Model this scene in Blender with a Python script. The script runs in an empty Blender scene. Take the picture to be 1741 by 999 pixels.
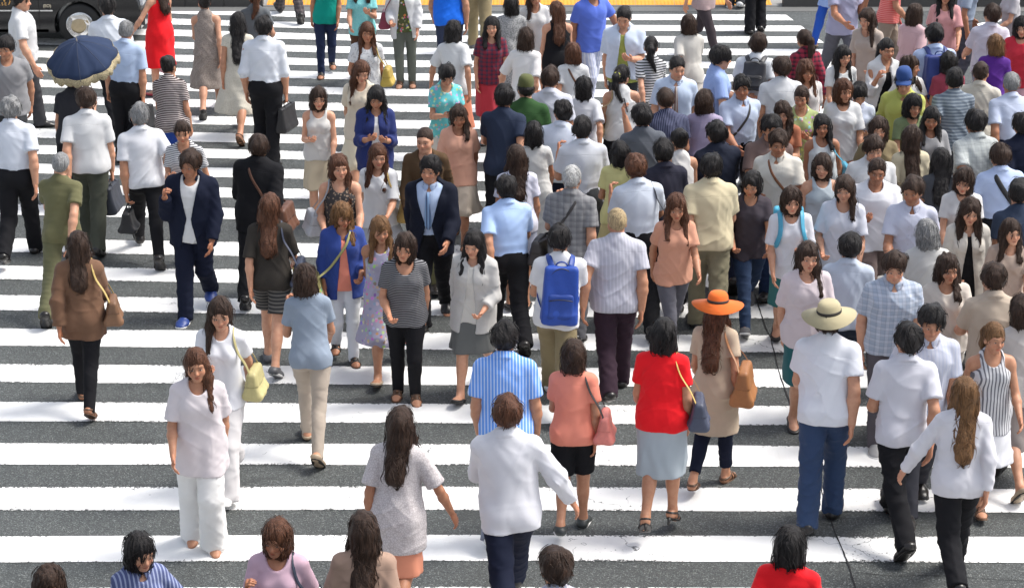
import bpy, math, random
import numpy as np
from mathutils import Vector, Matrix, Euler

F = np.float32
SC = bpy.context.scene
COL = SC.collection
rad = math.radians

def V(*a):
    return np.array(a, dtype=F)

def unit(v):
    v = np.asarray(v, dtype=F)
    return v / max(float(np.linalg.norm(v)), 1e-9)

# ------------------------------------------------------------------ scene helpers
def tag(o, label=None, cat=None, group=None, kind=None):
    if label: o['label'] = label
    if cat: o['category'] = cat
    if group: o['group'] = group
    if kind: o['kind'] = kind
    return o

def empty(name, loc=(0, 0, 0), rz=0.0, sc=1.0):
    o = bpy.data.objects.new(name, None)
    COL.objects.link(o)
    o.location = loc
    o.rotation_euler = (0, 0, rz)
    o.scale = (sc, sc, sc)
    o.empty_display_size = 0.2
    return o

def mesh_obj(name, verts, faces, mats, parent=None, smooth=True, fmat=None, cols=None):
    """verts (N,3); faces (M,4) array or list of tuples."""
    me = bpy.data.meshes.new(name)
    verts = np.asarray(verts, dtype=F)
    if isinstance(faces, np.ndarray):
        n, k = faces.shape
        me.vertices.add(len(verts))
        me.vertices.foreach_set('co', verts.ravel())
        me.loops.add(n * k)
        me.loops.foreach_set('vertex_index', faces.astype(np.int32).ravel())
        me.polygons.add(n)
        me.polygons.foreach_set('loop_start', np.arange(0, n * k, k, dtype=np.int32))
        me.polygons.foreach_set('loop_total', np.full(n, k, dtype=np.int32))
        me.update(calc_edges=True)
    else:
        me.from_pydata([tuple(map(float, v)) for v in verts], [], [tuple(f) for f in faces])
        me.update()
    if smooth:
        me.polygons.foreach_set('use_smooth', np.ones(len(me.polygons), dtype=bool))
    for m in (mats if isinstance(mats, (list, tuple)) else [mats]):
        me.materials.append(m)
    if fmat is not None:
        me.polygons.foreach_set('material_index', np.asarray(fmat, dtype=np.int32))
    if cols is not None:
        at = me.color_attributes.new('tone', 'FLOAT_COLOR', 'POINT')
        c = np.ones((len(verts), 4), dtype=F)
        c[:, :3] = cols
        at.data.foreach_set('color', c.ravel())
    o = bpy.data.objects.new(name, me)
    COL.objects.link(o)
    if parent is not None:
        o.parent = parent
    return o

# ------------------------------------------------------------------ signed distance shapes
def cone(a, b, r1, r2):
    a = V(*a); b = V(*b); ba = b - a; L2 = float(ba @ ba) + 1e-9; dr = r2 - r1
    def f(p):
        q = p - a
        t = np.clip((q @ ba) / L2, 0, 1)
        q = q - t[:, None] * ba
        return np.sqrt(np.einsum('ij,ij->i', q, q)) - (r1 + t * dr)
    return f

def flat(a, b, r1, r2, axis, k, k2=None):
    """cone squashed to the fraction k along axis."""
    a = V(*a); b = V(*b); ba = b - a; L2 = float(ba @ ba) + 1e-9; dr = r2 - r1; ax = unit(axis)
    kk = 1.0 / (k * k) - 1.0
    def f(p):
        q = p - a
        t = np.clip((q @ ba) / L2, 0, 1)
        q = q - t[:, None] * ba
        s = q @ ax
        return (np.sqrt(np.einsum('ij,ij->i', q, q) + kk * s * s) - (r1 + t * dr)) * (0.35 + 0.65 * k)
    return f

def ell(c, r, R=None):
    c = V(*c); r = V(*r)
    def f(p):
        q = p - c
        if R is not None: q = q @ R
        q = q / r
        k0 = np.sqrt(np.einsum('ij,ij->i', q, q)) + 1e-6
        q = q / r
        k1 = np.sqrt(np.einsum('ij,ij->i', q, q)) + 1e-6
        return k0 * (k0 - 1) / k1
    return f

def rbox(c, h, rd, R=None):
    c = V(*c); h = V(*h) - rd
    def f(p):
        q = p - c
        if R is not None: q = q @ R
        q = np.abs(q) - h
        m = np.maximum(q, 0)
        return np.sqrt(np.einsum('ij,ij->i', m, m)) + np.minimum(q.max(1), 0) - rd
    return f

def smin(a, b, k):
    if k <= 0: return np.minimum(a, b)
    h = np.maximum(k - np.abs(a - b), 0) / k
    return np.minimum(a, b) - h * h * (k * 0.25)

def smax(a, b, k):
    return -smin(-a, -b, k)

def union(items):
    """items: list of (f, k)"""
    def f(p):
        d = items[0][0](p)
        for g, k in items[1:]:
            d = smin(d, g(p), k)
        return d
    return f

def off(f, t):
    return lambda p: f(p) - t

def folds(rng, amp, freq=30.0, zs=0.45, n=3):
    ks = []
    for i in range(n):
        th = rng.uniform(0, 2 * math.pi)
        fr = freq * rng.uniform(.6, 1.5)
        k = V(math.cos(th) * fr, math.sin(th) * fr, fr * zs * rng.uniform(-1, 1))
        w = V(rng.uniform(-9, 9), rng.uniform(-9, 9), rng.uniform(-14, 14))
        ks.append((k, w, rng.uniform(0, 6), rng.uniform(0, 6)))
    def f(p):
        s = 0
        for k, w, a, b in ks:
            s = s + np.sin(p @ k + a + 1.6 * np.sin(p @ w + b))
        return s * (amp / n)
    return f

def creases(rng, amp, freq=26.0, zs=.8, n=3):
    ks = []
    for i in range(n):
        th = rng.uniform(0, 2 * math.pi); fr = freq * rng.uniform(.7, 1.4)
        ks.append((V(math.cos(th) * fr, math.sin(th) * fr, fr * zs * rng.choice((-1, 1)) * rng.uniform(.5, 1.1)),
                   V(rng.uniform(-14, 14), rng.uniform(-14, 14), rng.uniform(-10, 10)), rng.uniform(0, 6), rng.uniform(0, 6), rng.uniform(.5, 1),
                   V(rng.uniform(-7, 7), rng.uniform(-7, 7), rng.uniform(-7, 7))))
    def f(p):
        s = 0
        for k, w, a, b, m, l in ks:
            r = 1 - np.abs(np.sin(.5 * (p @ k) + a + 1.3 * np.sin(p @ w + b)))
            s = s + r * r * r * m * (.5 + .5 * np.sin(p @ l + b))
        return s * amp
    return f

CORN = [(0,0,0),(1,0,0),(0,1,0),(1,1,0),(0,0,1),(1,0,1),(0,1,1),(1,1,1)]
EDG = [(0,1),(2,3),(4,5),(6,7),(0,2),(1,3),(4,6),(5,7),(0,4),(1,5),(2,6),(3,7)]

def surface(f, lo, hi, h, slack=0.012, steps=2):
    """surface nets over a two-level grid, then Newton steps on to the surface."""
    lo = np.asarray(lo, dtype=F); hi = np.asarray(hi, dtype=F)
    nb = np.maximum(np.ceil((hi - lo) / (4 * h)).astype(int), 2)
    g = np.stack(np.meshgrid(*[np.arange(n) for n in nb], indexing='ij'), -1).reshape(-1, 3)
    dc = f(lo + (g * 4 + 1.5).astype(F) * F(h)).reshape(nb)
    near = np.abs(dc) < 4.0 * h + slack
    D = np.repeat(np.repeat(np.repeat(dc, 4, 0), 4, 1), 4, 2).astype(F)
    M = np.repeat(np.repeat(np.repeat(near, 4, 0), 4, 1), 4, 2)
    ii = np.argwhere(M)
    D[M] = f(lo + ii.astype(F) * F(h))
    D[0] = np.maximum(D[0], .001); D[-1] = np.maximum(D[-1], .001)
    D[:, 0] = np.maximum(D[:, 0], .001); D[:, -1] = np.maximum(D[:, -1], .001)
    D[:, :, 0] = np.maximum(D[:, :, 0], .001); D[:, :, -1] = np.maximum(D[:, :, -1], .001)
    S = D < 0
    nx, ny, nz = D.shape
    cnt = np.zeros((nx - 1, ny - 1, nz - 1), dtype=np.int8)
    for a, b, c in CORN:
        cnt += S[a:nx - 1 + a, b:ny - 1 + b, c:nz - 1 + c]
    act = (cnt > 0) & (cnt < 8)
    cells = np.argwhere(act)
    if len(cells) == 0:
        return np.zeros((0, 3), F), np.zeros((0, 4), np.int32)
    idx = np.full(act.shape, -1, dtype=np.int32)
    idx[act] = np.arange(len(cells), dtype=np.int32)
    cv = np.stack([D[cells[:, 0] + a, cells[:, 1] + b, cells[:, 2] + c] for a, b, c in CORN], 1)
    acc = np.zeros((len(cells), 3), F); w = np.zeros(len(cells), F)
    co = np.array(CORN, dtype=F)
    for a, b in EDG:
        va, vb = cv[:, a], cv[:, b]
        m = (va < 0) != (vb < 0)
        t = np.where(m, va / np.where(m, va - vb, 1), 0)
        acc += np.where(m[:, None], co[a] + t[:, None] * (co[b] - co[a]), 0)
        w += m
    P = lo + (cells + acc / w[:, None]).astype(F) * F(h)
    quads = []
    for ax in range(3):
        sl0 = [slice(1, -1)] * 3; sl1 = [slice(1, -1)] * 3
        sl0[ax] = slice(0, -1); sl1[ax] = slice(1, None)
        A = S[tuple(sl0)]; B = S[tuple(sl1)]
        e = np.argwhere(A != B)
        if len(e) == 0: continue
        inside = A[e[:, 0], e[:, 1], e[:, 2]]
        o1, o2 = [(1, 2), (2, 0), (0, 1)][ax]
        base = e.copy()
        base[:, o1] += 1; base[:, o2] += 1
        def cell(d1, d2):
            c = base.copy(); c[:, o1] += d1; c[:, o2] += d2
            return idx[c[:, 0], c[:, 1], c[:, 2]]
        q = np.stack([cell(-1, -1), cell(0, -1), cell(0, 0), cell(-1, 0)], 1)
        q[~inside] = q[~inside][:, ::-1]
        quads.append(q)
    Q = np.concatenate(quads)
    Q = Q[(Q >= 0).all(1)]
    e = F(h * .35)
    K = np.array([(1,-1,-1),(-1,-1,1),(-1,1,-1),(1,1,1)], dtype=F)
    for _ in range(steps):
        d = f(P); G = 0
        for k in K:
            G = G + k * f(P + k * e)[:, None]
        G /= 4 * e
        n2 = np.maximum(np.einsum('ij,ij->i', G, G), .2)
        st = G * (d / n2)[:, None]
        L = np.linalg.norm(st, axis=1)
        st *= np.minimum(1, .6 * h / np.maximum(L, 1e-9))[:, None]
        P = P - st
    return P.astype(F), Q.astype(np.int32)

def bounds(pts, m):
    a = np.array(pts, dtype=F)
    return a.min(0) - m, a.max(0) + m

def tube(pts, r, n=8, flat_k=1.0, normal=None):
    """swept tube (or band) through pts"""
    pts = np.array(pts, dtype=F); m = len(pts)
    T = np.gradient(pts, axis=0); T /= np.linalg.norm(T, axis=1)[:, None] + 1e-9
    vs = []; up = V(0, 0, 1) if abs(T[0][2]) < .9 else V(1, 0, 0)
    for i in range(m):
        if normal is not None: up = normal[i]
        x = np.cross(T[i], up); x = unit(x); y = unit(np.cross(x, T[i]))
        if normal is None: up = y
        ri = r[i] if hasattr(r, '__len__') else r
        for k in range(n):
            a = 2 * math.pi * k / n
            vs.append(pts[i] + x * (ri * math.cos(a)) + y * (ri * flat_k * math.sin(a)))
    fs = []
    for i in range(m - 1):
        for k in range(n):
            a = i * n + k; b = i * n + (k + 1) % n
            fs.append((a, b, b + n, a + n))
    fs.append(tuple(range(n - 1, -1, -1))); fs.append(tuple(range((m - 1) * n, m * n)))
    return np.array(vs, F), fs

def join(parts):
    vs, fs, o = [], [], 0
    for v, f in parts:
        vs.append(v); fs += [tuple(int(i) + o for i in q) for q in f]; o += len(v)
    return np.concatenate(vs), fs

def box(c, h, R=None):
    c = np.array(c, F); h = np.array(h, F)
    v = np.array([(x, y, z) for x in (-1, 1) for y in (-1, 1) for z in (-1, 1)], F) * h
    if R is not None: v = v @ np.asarray(R, F).T
    return v + c, [(0,1,3,2),(4,6,7,5),(0,4,5,1),(2,3,7,6),(0,2,6,4),(1,5,7,3)]

# ------------------------------------------------------------------ materials
MATS = {}
def new_mat(name):
    m = bpy.data.materials.new(name); m.use_nodes = True
    nt = m.node_tree
    return m, nt, nt.nodes['Principled BSDF']

def N(nt, t, **kw):
    n = nt.nodes.new(t)
    for k, v in kw.items():
        if k in n.inputs: n.inputs[k].default_value = v
        else: setattr(n, k, v)
    return n

def rgba(c): return (c[0], c[1], c[2], 1.0)

def mixc(nt, fac, a, b, mode='MIX'):
    n = nt.nodes.new('ShaderNodeMix'); n.data_type = 'RGBA'; n.blend_type = mode
    for s, v in ((n.inputs[0], fac), (n.inputs[6], a), (n.inputs[7], b)):
        if isinstance(v, (int, float)): s.default_value = v
        elif isinstance(v, tuple): s.default_value = rgba(v)
        else: nt.links.new(v, s)
    return n.outputs[2]

def mth(nt, op, a, b=None, c=None):
    n = nt.nodes.new('ShaderNodeMath'); n.operation = op
    for i, v in enumerate((a, b, c)):
        if v is None: continue
        if isinstance(v, (int, float)): n.inputs[i].default_value = v
        else: nt.links.new(v, n.inputs[i])
    return n.outputs[0]

def ramp(nt, v, lo, hi):
    n = nt.nodes.new('ShaderNodeMapRange'); n.inputs[1].default_value = lo; n.inputs[2].default_value = hi
    nt.links.new(v, n.inputs[0])
    return n.outputs[0]

def cloth_mat(c, pat=None, c2=None, rough=.85, sc=1.0, seam=None):
    """woven cloth: base colour with slight mottling, a printed or woven pattern, fine folds as bump"""
    key = ('cloth', c, pat, c2, rough, sc, seam)
    if key in MATS: return MATS[key]
    m, nt, b = new_mat('cloth')
    L = nt.links
    tc = N(nt, 'ShaderNodeTexCoord'); ob = tc.outputs['Object']
    col = None
    sep = N(nt, 'ShaderNodeSeparateXYZ'); L.new(ob, sep.inputs[0])
    x, y, z = sep.outputs
    if c2 is None: c2 = tuple(v * .5 for v in c)
    def lines(co, period, w):
        f = mth(nt, 'FRACT', mth(nt, 'MULTIPLY', co, 1.0 / period))
        return mth(nt, 'LESS_THAN', f, w)
    diag = mth(nt, 'ADD', mth(nt, 'MULTIPLY', x, .9), mth(nt, 'MULTIPLY', y, .15))
    if pat == 'hstripe': col = mixc(nt, lines(z, .034 * sc, .42), c, c2)
    elif pat == 'vstripe': col = mixc(nt, lines(diag, .026 * sc, .38), c, c2)
    elif pat == 'plaid':
        a = lines(z, .055 * sc, .4); d = lines(diag, .055 * sc, .4)
        col = mixc(nt, mth(nt, 'MULTIPLY', mth(nt, 'ADD', a, d), .5), c, c2)
        e = mth(nt, 'MAXIMUM', lines(z, .0275 * sc, .1), lines(diag, .0275 * sc, .1))
        col = mixc(nt, mth(nt, 'MULTIPLY', e, .4), col, tuple(v * .35 for v in c2))
    elif pat == 'dots':
        vo = N(nt, 'ShaderNodeTexVoronoi', Scale=38.0 / sc); L.new(ob, vo.inputs['Vector'])
        col = mixc(nt, mth(nt, 'LESS_THAN', vo.outputs['Distance'], .33), c, c2)
    elif pat == 'floral':
        vo = N(nt, 'ShaderNodeTexVoronoi', Scale=22.0 / sc); L.new(ob, vo.inputs['Vector'])
        no = N(nt, 'ShaderNodeTexNoise', Scale=40.0 / sc, Detail=2.0); L.new(ob, no.inputs['Vector'])
        d = mth(nt, 'ADD', vo.outputs['Distance'], mth(nt, 'MULTIPLY', no.outputs[0], .5))
        leaf = mixc(nt, .55, c2, vo.outputs['Color'])
        col = mixc(nt, mth(nt, 'LESS_THAN', d, .62), c, leaf)
    elif pat == 'mottle':
        no = N(nt, 'ShaderNodeTexNoise', Scale=90.0 / sc, Detail=4.0, Roughness=.7); L.new(ob, no.inputs['Vector'])
        col = mixc(nt, ramp(nt, no.outputs[0], .4, .6), c, c2)
    elif pat == 'lace':
        vo = N(nt, 'ShaderNodeTexVoronoi', Scale=60.0 / sc, feature='DISTANCE_TO_EDGE'); L.new(ob, vo.inputs['Vector'])
        col = mixc(nt, mth(nt, 'LESS_THAN', vo.outputs['Distance'], .09), c, c2)
    no = N(nt, 'ShaderNodeTexNoise', Scale=7.0, Detail=3.0); L.new(ob, no.inputs['Vector'])
    f = ramp(nt, no.outputs[0], .3, .75)
    col = mixc(nt, mth(nt, 'MULTIPLY', f, .16), col if col is not None else c, tuple(v * .62 for v in c))
    L.new(col, b.inputs['Base Color'])
    b.inputs['Roughness'].default_value = rough
    b.inputs['Specular IOR Level'].default_value = .25 if max(c) > .1 else .12
    b.inputs['Sheen Weight'].default_value = .06 if max(c) > .1 else 0
    mp = N(nt, 'ShaderNodeMapping'); mp.inputs['Scale'].default_value = (1, 1, .45); mp.inputs['Rotation'].default_value = (.3, .5, .2)
    L.new(ob, mp.inputs[0])
    n1 = N(nt, 'ShaderNodeTexNoise', noise_type='RIDGED_MULTIFRACTAL', Scale=6.5, Detail=2.6, Roughness=.42, Distortion=.9); L.new(mp.outputs[0], n1.inputs['Vector'])
    n2 = N(nt, 'ShaderNodeTexNoise', Scale=420.0, Detail=1.0); L.new(ob, n2.inputs['Vector'])
    h = mth(nt, 'ADD', n1.outputs[0], mth(nt, 'MULTIPLY', n2.outputs[0], .06))
    if seam:
        # stitched seams: button band down the front (shirts), yoke across the back, side seams
        ax_ = mth(nt, 'ABSOLUTE', x)
        back = mth(nt, 'LESS_THAN', y, -.02); front = mth(nt, 'GREATER_THAN', y, .03)
        yk = mth(nt, 'MULTIPLY', mth(nt, 'LESS_THAN', mth(nt, 'ABSOLUTE', mth(nt, 'SUBTRACT', mth(nt, 'ADD', z, mth(nt, 'MULTIPLY', ax_, .12)), 1.335)), .005), back)
        g_ = mth(nt, 'MAXIMUM', yk, mth(nt, 'MULTIPLY', mth(nt, 'LESS_THAN', mth(nt, 'ABSOLUTE', mth(nt, 'SUBTRACT', ax_, .019)), .0035), front)) if seam == 'shirt' else yk
        g_ = mth(nt, 'MAXIMUM', g_, mth(nt, 'LESS_THAN', mth(nt, 'ABSOLUTE', mth(nt, 'SUBTRACT', y, .0)), .0035))
        h = mth(nt, 'SUBTRACT', h, mth(nt, 'MULTIPLY', g_, .55))
        if seam == 'shirt':
            bz = mth(nt, 'SUBTRACT', mth(nt, 'FRACT', mth(nt, 'MULTIPLY', z, 1 / .085)), .5)
            rr = mth(nt, 'ADD', mth(nt, 'MULTIPLY', x, x), mth(nt, 'POWER', mth(nt, 'MULTIPLY', bz, .085), 2.0))
            bt = mth(nt, 'MULTIPLY', mth(nt, 'LESS_THAN', rr, .006 ** 2), front)
            col = mixc(nt, mth(nt, 'MULTIPLY', bt, .6), col, tuple(v * .5 + .12 for v in c))
            L.new(col, b.inputs['Base Color'])
    bp = N(nt, 'ShaderNodeBump', Strength=.7, Distance=.011); L.new(h, bp.inputs['Height'])
    L.new(bp.outputs[0], b.inputs['Normal'])
    MATS[key] = m
    return m

def skin_mat():
    if 'skin' in MATS: return MATS['skin']
    m, nt, b = new_mat('skin'); L = nt.links
    at = N(nt, 'ShaderNodeVertexColor', layer_name='tone')
    tc = N(nt, 'ShaderNodeTexCoord')
    no = N(nt, 'ShaderNodeTexNoise', Scale=28.0, Detail=3.0); L.new(tc.outputs['Object'], no.inputs['Vector'])
    c = mixc(nt, mth(nt, 'MULTIPLY', ramp(nt, no.outputs[0], .35, .7), .22), at.outputs[0], (.55, .20, .13), 'MULTIPLY')
    L.new(c, b.inputs['Base Color'])
    b.inputs['Roughness'].default_value = .5
    b.inputs['Specular IOR Level'].default_value = .4
    n2 = N(nt, 'ShaderNodeTexNoise', Scale=160.0, Detail=2.0); L.new(tc.outputs['Object'], n2.inputs['Vector'])
    bp = N(nt, 'ShaderNodeBump', Strength=.25, Distance=.003); L.new(n2.outputs[0], bp.inputs['Height'])
    L.new(bp.outputs[0], b.inputs['Normal'])
    MATS['skin'] = m
    return m

def hair_mat(c):
    key = ('hair', c)
    if key in MATS: return MATS[key]
    m, nt, b = new_mat('hair'); L = nt.links
    tc = N(nt, 'ShaderNodeTexCoord')
    mp = N(nt, 'ShaderNodeMapping'); mp.inputs['Scale'].default_value = (1, 1, .09)
    L.new(tc.outputs['Object'], mp.inputs[0])
    n1 = N(nt, 'ShaderNodeTexNoise', Scale=150.0, Detail=3.0, Roughness=.6, Distortion=.4); L.new(mp.outputs[0], n1.inputs['Vector'])
    col = mixc(nt, ramp(nt, n1.outputs[0], .35, .7), tuple(v * .55 for v in c), tuple(min(1, v * 1.7) for v in c))
    L.new(col, b.inputs['Base Color'])
    b.inputs['Roughness'].default_value = .5; b.inputs['Specular IOR Level'].default_value = .3
    bp = N(nt, 'ShaderNodeBump', Strength=.9, Distance=.012); L.new(n1.outputs[0], bp.inputs['Height'])
    L.new(bp.outputs[0], b.inputs['Normal'])
    MATS[key] = m
    return m

def plain_mat(c, rough=.5, metal=0.0, name='plain', bump=0.0, spec=.5):
    key = ('plain', c, rough, metal, bump, spec)
    if key in MATS: return MATS[key]
    m, nt, b = new_mat(name); L = nt.links
    tc = N(nt, 'ShaderNodeTexCoord')
    no = N(nt, 'ShaderNodeTexNoise', Scale=35.0, Detail=4.0); L.new(tc.outputs['Object'], no.inputs['Vector'])
    f = mth(nt, 'MULTIPLY', ramp(nt, no.outputs[0], .35, .75), .25)
    L.new(mixc(nt, f, c, tuple(v * .5 for v in c)), b.inputs['Base Color'])
    b.inputs['Roughness'].default_value = rough; b.inputs['Metallic'].default_value = metal
    b.inputs['Specular IOR Level'].default_value = spec
    if bump:
        n2 = N(nt, 'ShaderNodeTexNoise', Scale=220.0, Detail=2.0); L.new(tc.outputs['Object'], n2.inputs['Vector'])
        bp = N(nt, 'ShaderNodeBump', Strength=bump, Distance=.004); L.new(n2.outputs[0], bp.inputs['Height'])
        L.new(bp.outputs[0], b.inputs['Normal'])
    MATS[key] = m
    return m
# ------------------------------------------------------------------ people
X = V(1, 0, 0); Y = V(0, 1, 0); Z = V(0, 0, 1)

def rotx(a):
    c, s = math.cos(a), math.sin(a); return np.array([[1,0,0],[0,c,-s],[0,s,c]], F)
def rotz(a):
    c, s = math.cos(a), math.sin(a); return np.array([[c,-s,0],[s,c,0],[0,0,1]], F)
def roty(a):
    c, s = math.cos(a), math.sin(a); return np.array([[c,0,s],[0,1,0],[-s,0,c]], F)

SKINS = {'l': (.56, .30, .19), 'm': (.47, .235, .138), 't': (.38, .175, .097), 'd': (.30, .15, .095)}
HAIRS = {'k': (.012, .010, .010), 'b': (.035, .018, .011), 'r': (.085, .033, .016), 'n': (.15, .075, .03),
         'g': (.22, .22, .22), 'w': (.42, .42, .41), 'y': (.36, .27, .15)}

class Fig: pass

def pose(sp, rng):
    """joint positions of a 1.70 m walker facing +Y; hip centre at the origin first, then set on the ground"""
    g = Fig(); fem = sp['sex'] == 'f'; g.fem = fem; w = sp.get('w', 1.0); g.w = w
    ph = sp.get('ph', rng.uniform(0, 2 * math.pi)); st = sp.get('st', rng.uniform(.42, .62))
    lean = sp.get('lean', rng.uniform(.02, .13)); roll = rng.uniform(-.045, .045) + math.cos(ph) * .03; tw = math.sin(ph) * .12 * (st / .4)
    T = rotz(-tw) @ rotx(-lean) @ roty(roll); g.T = T
    Pm = rotz(tw * .6); g.Pm = Pm
    def tp(x, y, z): return T @ V(x, y, z)
    def pp(x, y, z): return Pm @ V(x, y, z)
    g.tp, g.pp = tp, pp
    sx = (.138 if fem else .157) * (.5 + .5 * w); g.sx = sx
    g.legs = []
    heel = sp.get('heel', 0.0)
    for s in (-1, 1):
        p = ph if s > 0 else ph + math.pi
        th = st * math.sin(p) + .05
        kn = .10 + .95 * st * max(0, math.cos(p)) ** 1.6 * 1.15 + (.16 if math.sin(p) < -.5 else 0)
        if sp.get('stand'): th = .03 * s; kn = .04
        hip = pp(s * .085, 0, 0)
        yw = Pm @ V(s * .012, 0, 0)
        d1 = unit(V(s * -.015, math.sin(th), -math.cos(th)))
        knee = hip + d1 * .42
        d2 = unit(V(s * .006, math.sin(th - kn), -math.cos(th - kn)))
        ank = knee + d2 * .40
        # foot pitch: toes down when trailing, up when landing
        fp = 0.0
        if math.sin(p) < -.35: fp = -.55 * min(1, (-math.sin(p) - .35) * 2) * (st / .4)
        elif math.sin(p) > .6: fp = .28 * (st / .4)
        if math.cos(p) > .3: fp -= .35 * (math.cos(p) - .3)
        if heel: fp = min(fp, 0) - .5
        fd = unit(V(s * .13, math.cos(fp), math.sin(fp))); up = unit(np.cross(np.cross(fd, Z), fd))
        g.legs.append(dict(s=s, hip=hip, knee=knee, ank=ank, d1=d1, d2=d2, fd=fd, up=up))
    # drop to the ground
    low = 9
    for l in g.legs:
        for t, dz in ((-.05, .066), (.10, .066), (.165, .060)):
            q = l['ank'] + l['fd'] * t - l['up'] * dz
            low = min(low, q[2] - (.035 * heel / .06 if heel else 0))
    g.z0 = -low
    g.arms = []
    modes = sp.get('arm', 'ss')
    if modes == 'ss':
        z_ = rng.random()
        modes = 'hs' if z_ < .08 else 'sh' if z_ < .16 else 'bs' if z_ < .22 else 'sb' if z_ < .28 else 'cs' if z_ < .33 else 'sc' if z_ < .38 else 'ss'
    for i, s in enumerate((-1, 1)):
        p = ph if s < 0 else ph + math.pi       # opposite to the leg of the same side
        m = modes[i]
        sh = tp(s * (sx + .012), -.008, .462)
        a = st * 1.05 * math.sin(p); b = .12 + rng.uniform(0, .06); e = .20 + .45 * max(0, math.sin(p)) + rng.uniform(0, .30); inw = .10; curl = .55
        if m == 'd': a, b, e, inw, curl = a * .25, .13, .10, .04, 1.25         # straight down, carrying
        elif m == 'h': a, b, e, inw, curl = .30 + rng.uniform(-.1, .1), .10, 1.65, .45, 1.0   # forearm up in front
        elif m == 'c': a, b, e, inw, curl = .35, .16, 2.25, .15, 1.2            # hand near the shoulder, on a strap
        elif m == 'e': a, b, e, inw, curl = .55, .55, 2.45, .0, 1.1             # hand at the ear
        elif m == 'u': a, b, e, inw, curl = .55, .15, 1.75, .12, 1.45           # holding a handle up
        elif m == 'r': a, b, e, inw, curl = 2.3, .25, .5, .0, .5                # raised
        elif m == 'b': a, b, e, inw, curl = .12, .18, 1.15, .3, 1.2             # forearm level, bag over it
        elif m == 'k': a, b, e, inw, curl = -.55, .3, .5, .1, .6                # behind
        elif m == 'o': a, b, e, inw, curl = .15, .55, .35, -.1, .5              # held out
        ax_ = Z * 0
        u = V(s * math.sin(b), math.sin(a) * math.cos(b), -math.cos(a) * math.cos(b))
        u = unit(T @ u)
        elb = sh + u * .285
        fdv = V(s * (math.sin(b) * .5 - inw), math.sin(a + e), -math.cos(a + e))
        fdv = unit(T @ fdv)
        wr = elb + fdv * .245
        # palm normal: towards the body, square to the forearm; thumb side forward / up
        n = V(-s, 0, 0) if m not in 'hb' else V(-s * .5, -.2, .7)
        n = unit(n - fdv * (n @ fdv))
        t = unit(np.cross(fdv, n) * s)
        if m not in 'hb' and t[1] < 0 and abs(fdv[2]) > .5: t = -t
        if m in 'hbu' and t[2] < 0: t = -t
        g.arms.append(dict(s=s, sh=sh, elb=elb, wr=wr, u=u, fd=fdv, n=n, t=t, curl=curl, m=m))
    # head
    g.neck = tp(0, -.008, .50)
    g.atl = tp(0, .010, .592)
    pit = sp.get('nod', rng.uniform(-.02, .22)); yaw = sp.get('yaw', rng.uniform(-.35, .35))
    g.HR = rotz(yaw) @ rotx(-pit) @ roty(rng.uniform(-.09, .09))
    def hp(x, y, z): return g.atl + g.HR @ V(x, y, z)
    g.hp = hp
    return g

def torso_prims(g):
    f, w, tp, T, Pm = g.fem, g.w, g.tp, g.T, g.Pm
    if f:
        P = [(ell(g.pp(0, -.008, .045), (.163 * w, .118 * w, .125), Pm), 0),
             (ell(tp(0, .004, .20), (.116 * w, .090 * w, .135), T), .07),
             (ell(tp(0, .0, .355), (.130 * w, .096 * w, .165), T), .06),
             (flat(tp(-g.sx, -.012, .458), tp(g.sx, -.012, .458), .042, .042, T @ Y, .95), .06),
             (ell(tp(-.062, .078, .355), (.056, .052, .055), T), .035),
             (ell(tp(.062, .078, .355), (.056, .052, .055), T), .035)]
    else:
        P = [(ell(g.pp(0, -.005, .05), (.160 * w, .116 * w, .125), Pm), 0),
             (ell(tp(0, .010, .19), (.138 * w, .106 * w, .145), T), .07),
             (ell(tp(0, .004, .36), (.156 * w, .112 * w, .17), T), .06),
             (flat(tp(-g.sx, -.012, .458), tp(g.sx, -.012, .458), .049, .049, T @ Y, .95), .06),
             (ell(tp(-.066, .075, .385), (.072, .040, .060), T), .04),
             (ell(tp(.066, .075, .385), (.072, .040, .060), T), .04)]
    for s in (-1, 1):
        P.append((ell(g.pp(s * .072, -.060, .005), (.084 * w, .080 * w, .088), Pm), .04))
        P.append((cone(tp(0, -.022, .548), tp(s * g.sx * .74, -.016, .478), .042, .034), .055))
    return P

def arm_prims(g, a, grow=0.0):
    f = g.fem; k = .5 + .5 * g.w
    r = (.041, .034, .0335, .0225) if f else (.050, .041, .040, .0275)
    r = [x * k for x in r]
    mid = a['elb'] + (a['wr'] - a['elb']) * .28 - a['n'] * .0
    return [(cone(a['sh'], a['elb'], r[0], r[1]), .03), (ell(a['sh'] + a['u'] * .035, (r[0] * 1.07,) * 3), .03),
            (cone(a['elb'], mid, r[1] * .96, r[2] * 1.12), .02), (cone(mid, a['wr'], r[2] * 1.12, r[3]), .02)]

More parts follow.
